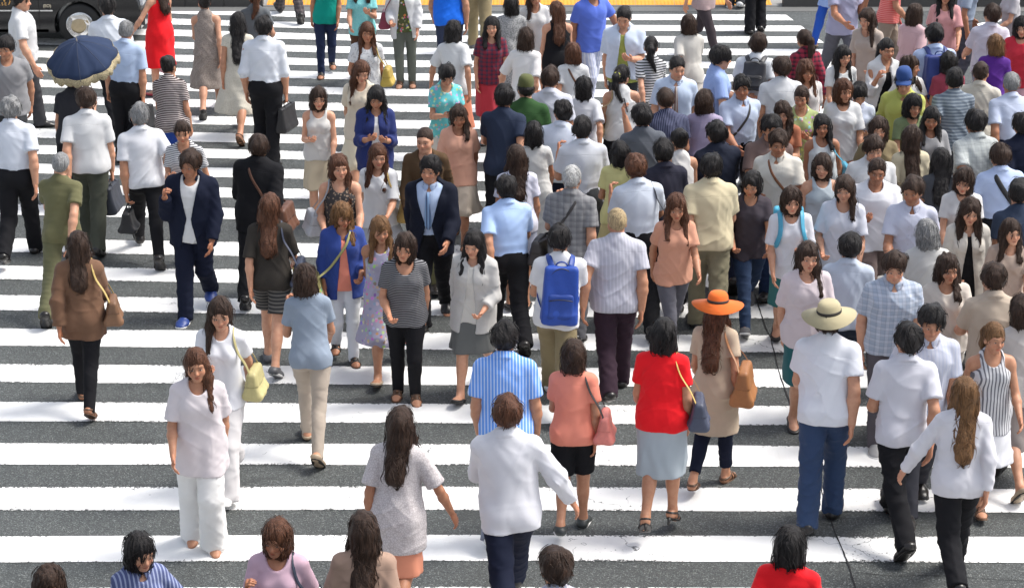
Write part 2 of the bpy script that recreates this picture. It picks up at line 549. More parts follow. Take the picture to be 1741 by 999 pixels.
def hand_prims(g, a):
    k = .90 if g.fem else 1.0
    w, d, n, t = a['wr'], a['fd'], a['n'], a['t']
    P = [(flat(w - d * .035, w + d * .015, .0225 * k if g.fem else .026, .024 * k, n, .80), 0),
         (flat(w + d * .030 * k, w + d * .070 * k, .036 * k, .040 * k, n, .42), .02)]
    for i, (o, L) in enumerate(((.028, .070), (.0095, .080), (-.0095, .075), (-.027, .058))):
        r = .0092 * k * (1 if i < 3 else .88)
        kn = w + d * (.092 - .004 * abs(i - 1.2)) * k + t * o * k
        c1 = a['curl'] * (.55 + .08 * i); c2 = c1 + a['curl'] * .8
        j = kn + (d * math.cos(c1) + n * math.sin(c1) + t * o * .9) * L * .55 * k
        e = j + (d * math.cos(c2) + n * math.sin(c2)) * L * .5 * k
        P.append((cone(kn - d * .02, kn, r * 1.05, r * 1.08), .008)); P.append((cone(kn, j, r * 1.08, r), .004)); P.append((cone(j, e, r, r * .82), .004))
    b = w + d * .028 * k + t * .022 * k
    j = b + (d * .8 + t * .75 + n * .25) * .036 * k
    e = j + (d * .95 + t * .15 + n * .35 * a['curl']) * .034 * k
    P.append((cone(b - t * .012, j, .0145 * k, .0112 * k), .012)); P.append((cone(j, e, .0112 * k, .0088 * k), .005))
    return P

def leg_prims(g, l):
    f = g.fem; k = .4 + .6 * g.w
    r = [x * k for x in ((.088, .054, .050, .0345) if f else (.086, .057, .053, .038))]
    back = unit(np.cross(X, l['d2'])); back = back if back[1] < 0 else -back
    m1 = l['knee'] + l['d2'] * .12 + back * .020
    return [(cone(l['hip'] - Z * .01, l['knee'], r[0], r[1]), .05),
            (cone(l['knee'], l['ank'], r[1] * .92, r[3]), .03),
            (ell(m1, (.047 * k, .047 * k, .115), rotx(math.atan2(float(l['d2'][1]), -float(l['d2'][2])))), .04)]

def foot_prims(g, l, grow=0.0, sq=.72):
    a, fd, up = l['ank'], l['fd'], l['up']; k = .92 if g.fem else 1.02
    he = a - up * .036 - fd * .040 * k; ba = a - up * .044 + fd * .105 * k; to = a - up * .050 + fd * .150 * k
    return [(cone(a, he, .036 * k, .033 * k), .0),
            (flat(he, ba, .034 * k, .044 * k, up, sq), .03), (flat(ba, to, .044 * k, .036 * k, up, .48), .02),
            (cone(a + up * .01, ba, .036 * k, .020 * k), .03)]

def neck_prims(g):
    r = .047 if g.fem else .056
    return [(cone(g.tp(0, -.018, .47), g.hp(0, -.012, .02), r * 1.08, r), .03)]

def head_sdf(g):
    hp, R = g.hp, g.HR; f = g.fem
    q_ = random.Random(g.sp['label']); u = q_.uniform
    jw, jl, nl, nw, br, ck, lp = u(.90, 1.12), u(.92, 1.10), u(.9, 1.3), u(.85, 1.3), u(.7, 1.3), u(.75, 1.3), u(.7, 1.4)
    g.face = (u(.8, 1.2), u(.7, 1.5), u(.85, 1.15), u(-.004, .003))
    P = [(ell(hp(0, -.010, .118), (.073, .094, .095), R), 0),
         (ell(hp(0, .026, .048), ((.055 if f else .060) * jw, .060, .074 * jl), R), .045),
         (ell(hp(0, .060, -.008 - .05 * (jl - 1)), ((.026 if f else .032) * jw, .024, .022), R), .035),
         (ell(hp(0, .070, .104), (.050, .022 * br ** .4, .016), R), .03),
         (ell(hp(.036, .060, .050), (.022 * ck ** .5, .022, .022), R), .03), (ell(hp(-.036, .060, .050), (.022 * ck ** .5, .022, .022), R), .03),
         (cone(hp(0, .083, .088), hp(0, .090 + .014 * nl, .052), .0085, .0120 * nw ** .5), .014),
         (ell(hp(.011, .096, .046), (.008, .009, .007), R), .008), (ell(hp(-.011, .096, .046), (.008, .009, .007), R), .008),
         (ell(hp(0, .084, .022), (.021, .010, .006 * lp ** .5), R), .007), (ell(hp(0, .082, .012), (.018, .010, .0065), R), .007)]
    base = union(P)
    sock = [ell(hp(s * .031, .103, .080), (.019, .020, .012), R) for s in (-1, 1)]
    ears = [ell(hp(s * .074, -.008, .070), (.010, .019, .031), R) for s in (-1, 1)]
    eyes = [ell(hp(s * .030, .0745, .080), (.0135, .0135, .0125), R) for s in (-1, 1)]
    def fn(p):
        d = base(p)
        for s in sock: d = smax(d, -s(p), .012)
        for e in eyes: d = smin(d, e(p), .003)
        for e in ears: d = smin(d, e(p), .012)
        return d
    return fn

def head_tone(g, P, tone, fem, lips):
    q = (P - g.atl) @ g.HR
    c = np.tile(np.array(tone, F), (len(P), 1))
    def blob(x, y, z, rx, rz, col, k=1.0, ymin=.05):
        nonlocal c
        e = ((np.abs(q[:, 0]) - x) / rx) ** 2 + ((q[:, 2] - z) / rz) ** 2
        w = np.clip(1.6 - e * 1.1, 0, 1) * (q[:, 1] > ymin) * k
        c = c * (1 - w[:, None]) + np.array(col, F) * w[:, None]
    t = np.array(tone, F); ew, eh, mw, bz = g.face
    blob(.034, 0, .050, .024, .020, t * V(1.08, .82, .78), .55)
    blob(0, 0, .017, .021 * mw, .009, t * (V(.95, .45, .45) if lips else V(.86, .62, .60)), .9, .06)
    blob(0, 0, .017, .019 * mw, .0022, t * .3, .8, .06)
    blob(.031, 0, .104 + bz, .018 * ew, .0042 * eh, (.03, .02, .016), .65)
    if not fem: blob(0, 0, .0, .040, .028, t * V(.80, .82, .86), .45, .03)
    blob(0, 0, .052, .014, .012, t * V(1.0, .80, .74), .5, .09)
    blob(.031, 0, .087, .017, .005, t * .32, .4)
    return c

def eye_geo(g):
    """white and iris of each eye as small caps resting on the eyeball"""
    vs, fs, fm, o = [], [], [], 0
    for s in (-1, 1):
        c = g.hp(s * .030, .0745, .080); fw = g.HR @ unit(V(s * .06, 1, -.05)); rt = g.HR @ X; up = unit(np.cross(rt, fw))
        for (ra, rb, dist, mi) in ((.0122, .0046, .0136, 1), (.0062, .0047, .0146, 2)):
            n = 10; cc = c + fw * dist
            ring = [cc + rt * ra * math.cos(2 * math.pi * i / n) + up * rb * math.sin(2 * math.pi * i / n) - fw * .0035 * abs(math.cos(2 * math.pi * i / n)) ** 2 * (1 if mi == 1 else .2) for i in range(n)]
            vs += ring + [cc + fw * .001]
            for i in range(n):
                fs.append((o + i, o + (i + 1) % n, o + n, o + n)); fm.append(mi)
            o += n + 1
    return np.array(vs, F), fs, fm

def nape_lo(g): return g.atl

def hair_sdf(g, kind, rng):
    f, c, r = hair_sdf0(g, kind, rng)
    if g.sp.get('hat'):
        f0 = f
        hz = .150
        f = lambda p: np.maximum(f0(p) + np.clip(((p - g.atl) @ g.HR)[:, 2] - .10, 0, .05) * .5, ((p - g.atl) @ g.HR)[:, 2] - hz)
    return f, c, r

def hair_sdf0(g, kind, rng):
    hp, R, tp = g.hp, g.HR, g.tp
    A = g.atl
    def loc(p): return (p - A) @ R
    no = folds(rng, .008, 90, .12); no2 = folds(rng, .007, 45, .2); no3 = folds(rng, .012, 42, .5)
    if kind in ('short', 'crew', 'thin'):
        t = {'short': .018, 'crew': .010, 'thin': .006}[kind]
        shell = ell(hp(0, -.014, .115), (.074 + t * .9, .095 + t, .096 + t * .9), R)
        fr = ell(hp(0, .085, .050), (.064, .082, .082 if kind == 'short' else .095), R)
        part = rng.choice((-1, 1))
        def fn(p):
            q = loc(p)
            ck = no3(p)
            d = shell(p) - np.abs(no(p)) * .7 - (np.abs(no2(p)) * 1.5 + ck * 1.0 if kind == 'short' else 0)
            d = smax(d, -fr(p) + no(p) * 1.2 + (ck * 1.2 + part * q[:, 0] * .22 if kind == 'short' else 0), .010)
            lw = no(p) * .9 + ck * .6
            low = .052 - np.clip(-q[:, 1] - .02, 0, 1) * .62
            low = np.where(np.abs(q[:, 0]) > .064, np.maximum(low, .070 - np.clip(-q[:, 1] - .015, 0, .06) * 1.3), low)
            return smax(d, (low - q[:, 2]) + lw, .008)
        return fn, hp(0, 0, .1), .16
    items = [(ell(hp(0, -.016, .112), (.087, .110, .112), R), 0)]
    hang = []
    if kind == 'bob':
        items.append((flat(hp(0, -.035, .07), hp(0, -.030, -.005), .090, .096, R @ Y, .95), .04)); cut = -.045
    elif kind in ('long', 'wavy'):
        items.append((flat(hp(0, -.045, .06), hp(0, -.055, -.02), .086, .084, R @ Y, .85), .04))
        bl = rng.uniform(.16, .30) if kind == 'long' else rng.uniform(.12, .2)
        hang.append((flat(hp(0, -.055, .0), tp(0, -.150, .62 - .1 - bl), .080, .066, g.T @ Y, .5), .05))
        for s in (-1, 1):
            if rng.random() < .75:
                hang.append((flat(hp(s * .072, .005, .06), hp(s * .080, .020, -.02), .026, .028, R @ Y, .8), .03))
                hang.append((flat(hp(s * .078, .018, -.02), tp(s * .092, .128, .60 - rng.uniform(.14, .26)), .028, .018, g.T @ Y, .7), .03))
        cut = -9
    elif kind == 'pony':
        hang += [(cone(hp(0, -.105, .125), hp(0, -.150, .085), .026, .036), .02), (cone(hp(0, -.150, .085), hp(0, -.150, -.02), .036, .036), .03),
                 (cone(hp(0, -.150, -.02), tp(0, -.145, .42), .036, .014), .03)]
        cut = -9
    elif kind == 'bun':
        hang += [(ell(hp(0, -.105, .165), (.046, .042, .042), R), .015)]; cut = -9
    face = ell(hp(0, .090, .040), (.064 if kind != 'bob' else .060, .088, .088), R)
    base = union(items); hg = union(hang) if hang else None
    tight = kind in ('pony', 'bun')
    shell = ell(hp(0, -.013, .120), (.081, .103, .106), R) if tight else None
    pside = rng.choice((-1, 1, 0))
    amp = 1.6 if kind == 'wavy' else 1.0
    def fn(p):
        q = loc(p)
        d = (shell(p) if tight else base(p))
        if tight:
            low = .045 - np.clip(-q[:, 1], 0, 1) * .60
            d = smax(d, low - q[:, 2], .01)
        wv = no(p); d = smax(d, -face(p) + wv * 1.3 + pside * q[:, 0] * .16, .012)
        if cut > -5: d = smax(d, cut - q[:, 2] + wv * 1.5, .012)
        elif not tight: d = smax(d, -.06 - q[:, 2], .02)
        if hg is not None: d = smin(d, hg(p), .025)
        return d - (np.abs(wv) * 1.0 + np.abs(no2(p)) * 1.4 - .002) * amp * (.6 if tight else 1.0)
    return fn, hp(0, -.03, .0), .24 if kind != 'pony' else .27

def strands(g, v, fn, kind, rng):
    if kind == 'thin' or len(v) < 50: return np.zeros((0, 3), F), np.zeros((0, 4), np.int32)
    n = {'short': 110, 'crew': 60, 'bun': 50, 'pony': 80}.get(kind, 170); m = 8
    r_ = np.random.RandomState(rng.randrange(1 << 30))
    P = v[r_.randint(0, len(v), n)].copy()
    crown = g.hp(0, -.03, .21); ax = g.HR @ Z
    lift = r_.uniform(.001, .0065, n).astype(F); step = r_.uniform(.010, .024, n).astype(F) * (.6 if kind in ('short', 'crew') else 1.0)
    side = r_.normal(0, .35, (n, 3)).astype(F)
    e = F(.004); K = np.array([(1,-1,-1),(-1,-1,1),(-1,1,-1),(1,1,1)], dtype=F)
    pts = []; nor = None
    for i in range(m):
        for _ in range(2):
            d = fn(P); G = 0
            for k in K: G = G + k * fn(P + k * e)[:, None]
            G /= 4 * e
            n2 = np.maximum((G * G).sum(1), .25)
            P = P - G * (np.clip(d - lift * (1 + i * .35), -.01, .01) / n2)[:, None]
        G = G / (np.linalg.norm(G, axis=1)[:, None] + 1e-6)
        pts.append(P.copy())
        o = P - crown; o = o - ax * (o @ ax)[:, None]; o /= np.linalg.norm(o, axis=1)[:, None] + .02
        dr = -Z * .9 + o * np.clip((P[:, 2] - g.hp(0, 0, .12)[2]) * 12, 0, 1)[:, None] + side
        dr = dr - G * (dr * G).sum(1)[:, None]
        dr /= np.linalg.norm(dr, axis=1)[:, None] + 1e-6
        P = P + dr * step[:, None]
        nor = G
    A = np.stack(pts, 1)                      # n, m, 3
    T = np.gradient(A, axis=1); T /= np.linalg.norm(T, axis=2)[..., None] + 1e-9
    U = np.repeat(nor[:, None], m, 1); B = np.cross(T, U); B /= np.linalg.norm(B, axis=2)[..., None] + 1e-9; U = np.cross(B, T)
    w = (np.sin(np.linspace(.25, math.pi, m)) * .0036 + .0004).astype(F)[None, :, None]
    ring = np.stack([A + B * w, A + U * w * .7, A - B * w], 2)       # n, m, 3 sides
    V_ = ring.reshape(-1, 3)
    i0 = (np.arange(n)[:, None, None] * m + np.arange(m - 1)[None, :, None]) * 3 + np.arange(3)[None, None]
    i1 = (np.arange(n)[:, None, None] * m + np.arange(m - 1)[None, :, None]) * 3 + (np.arange(3)[None, None] + 1) % 3
    Q = np.stack([i0, i1, i1 + 3, i0 + 3], -1).reshape(-1, 4)
    return V_.astype(F), Q.astype(np.int32)

# clothing -----------------------------------------------------------
def top_sdf(g, sp, rng):
    """dict(kind, sleeve, hem, neck, loose)"""
    t = sp['top']; kind = t.get('k', 'tee'); tp = g.tp
    sl = t.get('sl', {'tee': .62, 'tank': 0, 'shirt': .72, 'long': 2.0, 'blouse': .8, 'dress': 0, 'jacket': 2.0, 'cardigan': 1.9, 'vest': 0}[kind])
    hem = t.get('hem', {'tee': -.07, 'tank': -.05, 'shirt': .085, 'long': -.06, 'blouse': -.09, 'dress': -.45, 'jacket': -.13, 'cardigan': -.16, 'vest': -.02}[kind])
    lo = t.get('lo', {'tee': .014, 'tank': .010, 'shirt': .016, 'long': .014, 'blouse': .018, 'dress': .012, 'jacket': .030, 'cardigan': .027, 'vest': .022}[kind])
    tor = union(torso_prims(g))
    w = g.w
    ins = []
    # cloth hanging straight from the chest
    rw = (.150 if g.fem else .168) * w; rk = .70
    bx = .155 * w if g.fem else .160 * w
    hangs = []
    if hem < .05:
        hz = max(hem - .03, -.16)
        flare = t.get('fl', .012)
        hangs.append((flat(tp(0, .008, .36), g.pp(0, .0, hz), rw * .93 + lo * .4, bx + lo + flare, g.T @ Y, .74), .06))
    else:
        hangs.append((flat(tp(0, .010, .36), tp(0, .008, .12), rw * .94 + lo * .4, bx * .94 + lo, g.T @ Y, .74), .06))
    skirt = []
    if hem < -.2:
        kl, kr = g.legs[0]['knee'], g.legs[1]['knee']; kc = (kl + kr) / 2
        sw = t.get('sw', .17)
        r2 = max(sw, float(abs(kl[1] - kr[1])) * .5 + .085)
        skirt.append((flat(g.pp(0, -.004, .08), V(kc[0], kc[1], min(hem, -.42) - .06), .148 * w + lo, r2 + .03, Y, .84), .05))
        for l in g.legs: skirt.append((cone(l['hip'], l['knee'], .10 * w, .085), .06))
    fo = folds(rng, t.get('fa', .0095), t.get('ff', 30), .35); fo2 = folds(rng, .004, 60, 1.0)
    cr1 = creases(rng, .0105, 38, .9); cr2 = creases(rng, .008, 50, 1.3, 2)
    arms = []
    if sl > 0:
        for a in g.arms:
            r0, r1 = (.041, .034) if g.fem else (.050, .041)
            fl = .016 + lo * .5 if sl <= 1.2 else .006
            items = [(cone(a['sh'] - a['u'] * .01, a['elb'] + (a['u'] * .02 if sl <= 1 else 0), r0 + lo * .75, r1 + lo * .9 + fl), 0)]
            if sl > 1.0: items.append((cone(a['elb'], a['wr'], r1 + lo + .006, .026 + lo), .02))
            cutp, cutd = (a['sh'] + a['u'] * .285 * sl, a['u']) if sl <= 1 else (a['elb'] + a['fd'] * .245 * min(sl - 1, .97), a['fd'])
            arms.append((union(items), cutp, cutd, sl > 1))
    # neckline
    nk = t.get('n', {'tee': .07, 'tank': .10, 'shirt': .055, 'long': .075, 'blouse': .08, 'dress': .085, 'jacket': .06, 'cardigan': .06, 'vest': .06}[kind])
    neck = ell(tp(0, .030 + nk * .30, .565), (.048 + nk * .35, .055 + nk * .45, .062 + nk * .55), g.T)
    front = kind in ('jacket', 'cardigan', 'vest')
    opn = t.get('open', .055)
    straps = kind == 'tank' or (kind == 'dress' and sl == 0) or kind == 'vest'
    A0 = tp(0, 0, 0); Tm = g.T
    collar = None
    if kind in ('shirt', 'jacket') or t.get('col'):
        cr = .0675 if not g.fem else .0575
        def collar(p):
            # a folded band standing round the neck, open in a V at the front, with two points
            q = (p - tp(0, -.010, .548)) @ Tm
            zz = q[:, 2] + q[:, 1] * .45
            rr = np.sqrt(q[:, 0] ** 2 + (q[:, 1] * .95) ** 2)
            hgt = .020 + .016 * np.clip(q[:, 1] / .05, 0, 1)
            e = np.clip((.016 - zz) / .05, 0, 1)
            r = rr - cr - e * .020
            d = np.sqrt(r * r + np.maximum(np.abs(zz + .5 * (hgt - .020)) - hgt, 0) ** 2) - .0115
            gap = (.046 if front else .006) + np.clip(.016 - zz, 0, .06) * .55
            return np.maximum(d, np.where(q[:, 1] > 0, gap - np.abs(q[:, 0]), -1))
    bf = getattr(g, 'botf0', None) if hem < .05 and hem > -.3 else None
    uf = g.topf if getattr(g, 'topf', None) is not None else None
    boff = .016 if uf is not None else .007
    def fn(p):
        d = tor(p) - lo
        for h, k in hangs: d = smin(d, h(p), k)
        for h, k in skirt: d = smin(d, h(p), k)
        q = (p - A0) @ Tm
        if straps:
            d = smax(d, np.abs(q[:, 0]) - (.098 if g.fem else .115) - np.clip(.44 - q[:, 2], 0, 1) * 1.1, .012)
        nz = fo(p) * np.clip(1.25 - q[:, 2] * 2.0, .25, 1.3) + fo2(p) * .6 + cr1(p) * np.clip(1.15 - np.abs(q[:, 2] - .12) * 1.6, .35, 1)
        d = d - nz
        for sf, cp, cd, lng in arms:
            s = sf(p) - fo2(p) * (1.3 if lng else .7) - cr2(p) * (1 if lng else .6)
            s = smax(s, (p - cp) @ cd, .004)
            d = smin(d, s, .022)
        if bf is not None: d = smin(d, bf(p) - boff, .012)
        if uf is not None: d = smin(d, uf(p) - .008, .01)
        if hem > .05: d = d + np.clip((.17 - q[:, 2]) * .28, 0, .016)
        # hem
        hz = hem + fo(p) * 1.2
        if hem < -.2: d = np.maximum(d, (hz - p[:, 2]))
        else:
            d = smax(d, (hz - q[:, 2]), .004)
        d = smax(d, -neck(p), .006)
        if front:
            wd = opn * (.35 + 1.0 * np.clip((.42 - q[:, 2]) / .5, 0, 1)) if kind == 'cardigan' else opn * (.4 + .9 * np.clip(np.abs(q[:, 2] - .18) / .25, 0, 1.4))
            d = np.where(q[:, 1] > .02, smax(d, wd - np.abs(q[:, 0]), .005), d)
        if collar is not None: d = smin(d, collar(p), .004)
        return d
    pts = [tp(-.2, -.16, .58), tp(.2, .18, .58), V(-.24, -.19, max(hem, -.5) - .03), V(.24, .19, 0)]
    if hem < -.2:
        for l in g.legs: pts += [l['knee'] + V(.13, .15, 0), l['knee'] - V(.13, .15, 0), l['knee'] + (l['ank'] - l['knee']) * .6 * (1 if hem < -.5 else 0)]
    if sl > 0:
        for a in g.arms:
            e = a['elb'] if sl <= 1 else a['wr']
            pts += [a['elb'] + .05, a['elb'] - .05, e + .05, e - .05]
    return fn, pts

def bottom_sdf(g, sp, rng, raw=False):
    b = sp['bot']; kind = b.get('k', 'trousers'); w = g.w
    top = b.get('w', .115)
    A0 = g.pp(0, 0, 0)
    fo = folds(rng, .0055, 34, .35); fo2 = folds(rng, .0045, 50, 1.6)
    tor = union(torso_prims(g)[:3] + torso_prims(g)[6:7] + torso_prims(g)[8:9])
    if kind == 'skirt':
        ln = b.get('l', -.42); kl, kr = g.legs[0]['knee'], g.legs[1]['knee']; kc = (kl + kr) / 2
        r2 = max(b.get('sw', .19), float(abs(kl[1] - kr[1])) * .5 + .085)
        mk = flat(g.pp(0, -.004, .07), V(kc[0], kc[1], min(ln, -.30) - .05), .150 * w, r2, Y, .84)
        th = [cone(l['hip'], l['knee'], .10 * w, .085) for l in g.legs]
        fo = folds(rng, b.get('fa', .010), 38, .1); cr1 = creases(rng, .007, 32, .4)
        def fn(p):
            d = smin(tor(p) - .008, mk(p), .05)
            for t in th: d = smin(d, t(p), .06)
            d = d - (fo(p) + cr1(p)) * np.clip((.12 - p[:, 2]) * 3, 0, 1.4)
            d = np.maximum(d, ln - p[:, 2])
            d0 = d
            return np.maximum(d, p[:, 2] - .16) if raw else smax(d, p[:, 2] - A0[2] - top, .004)
        pts = [V(-.21, -.2, top + .02), V(.21, .2, ln - .02)]
        for l in g.legs: pts += [l['knee'] + V(.12, .14, 0), l['knee'] - V(.12, .14, 0)]
        if ln < -.46: pts += [V(kc[0] - r2 - .03, kc[1] - r2, ln - .02), V(kc[0] + r2 + .03, kc[1] + r2, ln)]
        return fn, pts
    lg = b.get('l', 1.0)      # 1 = ankle, .5 = mid shank ... -0.x = share of the thigh
    loose = {'trousers': (.014, .022, .036), 'slim': (.008, .009, .013), 'wide': (.018, .045, .075), 'shorts': (.018, .034, .034)}[kind]
    if kind == 'shorts': lg = b.get('l', -.78)
    k = .4 + .6 * w
    legs = []
    for l in g.legs:
        r = (.088, .055, .036)
        items = [(cone(l['hip'], l['knee'], r[0] * k + loose[0], r[1] * k + loose[1]), 0)]
        if lg > 0:
            items.append((cone(l['knee'], l['ank'], r[1] * k + loose[1] * .9, r[2] * k + loose[2]), .02)); items[-1] = (cone(l['knee'], l['knee'] + l['d2'] * .46, r[1] * k + loose[1] * .9, r[2] * k + loose[2]), .02)
            if kind in ('slim', 'trousers'):
                items.append((off(leg_prims(g, l)[2][0], .006), .03))
            cp, cd = l['knee'] + (l['ank'] - l['knee']) * (lg * (1.10 if lg == 1 else 1)), l['d2']
        else:
            cp, cd = l['hip'] + (l['knee'] - l['hip']) * (-lg), l['d1']
        legs.append((union(items), cp, cd))
    cr1 = creases(rng, .010, 38, 1.6)
    core0 = union(torso_prims(g) + [(cone(l['hip'] - Z * .01, l['knee'], .088 * k, .056 * k), .05) for l in g.legs])
    core = lambda p: np.maximum(core0(p), np.maximum(-.20 - p[:, 2], p[:, 2] - .3))
    am = {'slim': .55, 'trousers': 1.0, 'wide': .6, 'shorts': .9}[kind]
    def fn(p):
        d = core(p) - .009
        for i, (s, cp, cd) in enumerate(legs):
            e = s(p) - (fo(p) + fo2(p) * .9 + cr1(p)) * am
            e = smax(e, (p - cp) @ cd, .003)
            d = smin(d, e, .018)
        return np.maximum(d, p[:, 2] - .16) if raw else smax(d, p[:, 2] - A0[2] - top, .004)
    pts = [V(-.2, -.17, top + .03), V(.2, .17, -.05)]
    for l in g.legs:
        pts += [l['knee'] + .08, l['knee'] - .08]
        if lg > 0: pts += [l['ank'] + V(.09, .09, 0), l['ank'] - V(.09, .09, .03)]
    return fn, pts

def seeded(sp, idx): return random.Random(1000 + idx * 17 + sp.get('seed', 0))

def person(sp, loc, heading, idx, res=1.0):
    rng = seeded(sp, idx)
    g = pose(sp, rng); g.topf = None; g.loc = loc; g.heading = heading; g.sp = sp; g.rng = rng
    sc = sp['H'] / 1.70
    g.sc = sc
    lift = V(0, 0, g.z0)
    tone = SKINS[sp.get('skin', 'm')]
    jit = rng.uniform(.9, 1.08); tone = tuple(v * jit for v in tone)
    sm = skin_mat()
    hb, hh, hd = .0135 * res, .0078 * res, .0058 * res
    # body: torso, limbs; head and hands finer, sunk a hair into the same surface
    items = torso_prims(g) + neck_prims(g)
    for a in g.arms: items += arm_prims(g, a)
    for l in g.legs: items += leg_prims(g, l) + foot_prims(g, l)
    P0 = items[0]
    body_f = union([(P0[0], 0)] + items[1:])
    pts = [g.tp(-.2, -.15, .62), g.tp(.2, .15, .62), V(-.2, -.17, 0), V(.2, .17, 0)]
    for a in g.arms: pts += [a['elb'], a['wr'], a['sh']]
    for l in g.legs: pts += [l['knee'], l['ank'] - .06, l['ank'] + .06, l['ank'] + l['fd'] * .21 - l['up'] * .06]
    lo, hi = bounds(pts, .07)
    v, q = surface(body_f, lo, hi, hb)
    parts = [(v, q, np.tile(np.array(tone, F), (len(v), 1)))]
    hf0 = head_sdf(g); nf = union(neck_prims(g))
    hf = lambda p: smin(hf0(p), nf(p) + .002, .022)
    Ainv = g.HR
    def headcut(p):
        return np.maximum(hf(p), -.075 - ((p - g.atl) @ Ainv)[:, 2])
    c = g.hp(0, 0, .07)
    v, q = surface(headcut, c - .19, c + .19, hh, slack=.004)
    parts.append((v, q, head_tone(g, v, tone, g.fem, g.fem)))
    for a in g.arms:
        hp_ = union(hand_prims(g, a))
        c = a['wr'] + a['fd'] * .08
        v, q = surface(hp_, c - .15, c + .15, hd, slack=.004)
        parts.append((v, q, np.tile(np.array(tone, F) * V(1.03, .93, .90), (len(v), 1))))
    vs, qs, cs, o = [], [], [], 0
    for v, q, cc in parts:
        vs.append(v); qs.append(q + o); cs.append(cc); o += len(v)
    q_all = np.concatenate(qs); fm = np.zeros(len(q_all), np.int32)
    faces = q_all
    ev, ef, em = eye_geo(g)
    # eye caps as quads with a shared tip would be degenerate: build them as triangles folded into quads
    ev2, eq, em2 = [], [], []
    for f_, m_ in zip(ef, em):
        a_, b_, c_ = ev[f_[0]], ev[f_[1]], ev[f_[2]]
        k_ = len(ev2); ev2 += [a_, b_, (b_ + c_) / 2 * .0 + c_, (a_ + c_) / 2]; eq.append((k_, k_ + 1, k_ + 2, k_ + 3)); em2.append(m_)
    vs.append(np.array(ev2, F)); cs.append(np.tile(np.array(tone, F), (len(ev2), 1)))
    faces = np.concatenate([q_all, np.array(eq, np.int32) + o]); fm = np.concatenate([fm, np.array(em2, np.int32)])
    V_all = np.concatenate(vs) + lift
    root = mesh_obj('person', V_all, faces, [sm, plain_mat((.55, .50, .47), .3, 0, 'eye_white'), plain_mat((.02, .012, .008), .2, 0, 'iris')], None, True, fm, np.concatenate(cs))
    g.lift = lift; root.location = loc; root.rotation_euler = (0, 0, heading); root.scale = (sc, sc, sc)
    g.root = root
    def part(name, fn, pts, h, mat, m=.06, parent=root, slack=.02, fmatfn=None):
        lo, hi = bounds(pts, m)
        v, q = surface(fn, lo, hi, h, slack=slack)
        if len(v) == 0: return None
        if fmatfn:
            c = v[q].mean(1); fm = fmatfn(c)
        else: fm = None
        return mesh_obj(name, v + lift, q, mat, parent, True, fm)
    # hair
    hk = sp.get('hair', ('short', 'k'))
    if hk[0] != 'none':
        hfn, c, r = hair_sdf(g, hk[0], rng)
        if hk[0] in ('long', 'wavy'): pp = [c + V(.12, .14, .2), c - V(.12, .19, .42)]
        elif hk[0] == 'pony': pp = [c + V(.12, .13, .22), c - V(.12, .2, .32)]
        else: pp = [g.hp(0, -.02, .08) + .155, g.hp(0, -.02, .08) - .155]
        lo, hi = bounds(pp, .04)
        v, q = surface(hfn, lo, hi, .0085 * res, slack=.02)
        sv, sq = strands(g, v, hfn, hk[0], rng)
        if len(sv): q = np.concatenate([q, sq + len(v)]); v = np.concatenate([v, sv])
        mesh_obj('hair', v + lift, q, hair_mat(HAIRS[hk[1]]), root)
    NM = {'tee': 'tee_shirt', 'tank': 'tank_top', 'shirt': 'shirt', 'long': 'sweater', 'blouse': 'blouse', 'dress': 'dress', 'jacket': 'jacket', 'cardigan': 'cardigan', 'vest': 'vest'}
    g.topf = None
    if sp.get('bot'):
        stt = rng.getstate(); g.botf0 = bottom_sdf(g, sp, rng, True)[0]; rng.setstate(stt); bseed = rng.getstate()
    layers = [sp['under']] if 'under' in sp else []
    layers.append(sp['top'])
    for t in layers:
        s2 = dict(sp); s2['top'] = t
        fn, pts = top_sdf(g, s2, rng)
        part(t.get('name', NM[t.get('k', 'tee')]), fn, pts, .0115 * res, t['m'] if 'm' in t else cloth_mat(*t['c']), .07)
        g.topf = fn
    if 'tie' in sp:
        pts = [g.tp(0, .10, .50)]
        tv = []
        for i in range(9):
            z = .505 - i * .045
            y = .35
            p = g.tp(0, y, z)
            for _ in range(14):
                d = float(g.topf(p[None])[0]) if 'under' not in sp else float(top_sdf_cache(g, sp, rng)(p[None])[0])
                p = p - (g.T @ Y) * max(min(d - .010, .05), -.05) * .8
            tv.append(p)
        wdt = [.013, .016, .020, .024, .028, .031, .034, .034, .012]
        v, f = tube(tv, wdt, 8, .22, [g.T @ X] * 9 if False else [g.T @ Y] * 9)
        mesh_obj('tie', v + lift, f, cloth_mat(*sp['tie']), root)
    if sp.get('bot'):
        rng.setstate(bseed); fn, pts = bottom_sdf(g, sp, rng)
        nm = {'trousers': 'trousers', 'slim': 'trousers', 'wide': 'trousers', 'shorts': 'shorts', 'skirt': 'skirt'}[sp['bot'].get('k', 'trousers')]
        part(nm, fn, pts, .0125 * res, cloth_mat(*sp['bot']['c']), .05)
        g.botf = fn
        if sp.get('belt'):
            bm = plain_mat(sp['belt'], .4, 0, 'leather')
            tor = union(torso_prims(g)[:3]); zz = g.pp(0, 0, 0)[2] + sp['bot'].get('w', .115) - .012
            bf = lambda p: np.maximum(np.abs(tor(p) - .018) - .006, np.abs(p[:, 2] - zz) - .017)
            part('belt', bf, [V(-.22, -.18, zz - .02), V(.22, .18, zz + .02)], .010, bm, .02)
    shoes(g, sp, rng, root, lift, res, part)
    if sp.get('hat'): hat(g, sp['hat'], root, lift)
    if sp.get('glasses'): glasses(g, root, lift)
    return root, g

def top_sdf_cache(g, sp, rng):
    if not hasattr(g, '_uf'):
        s2 = dict(sp); s2['top'] = sp['under']
        g._uf = top_sdf(g, s2, random.Random(5))[0]
    return g._uf

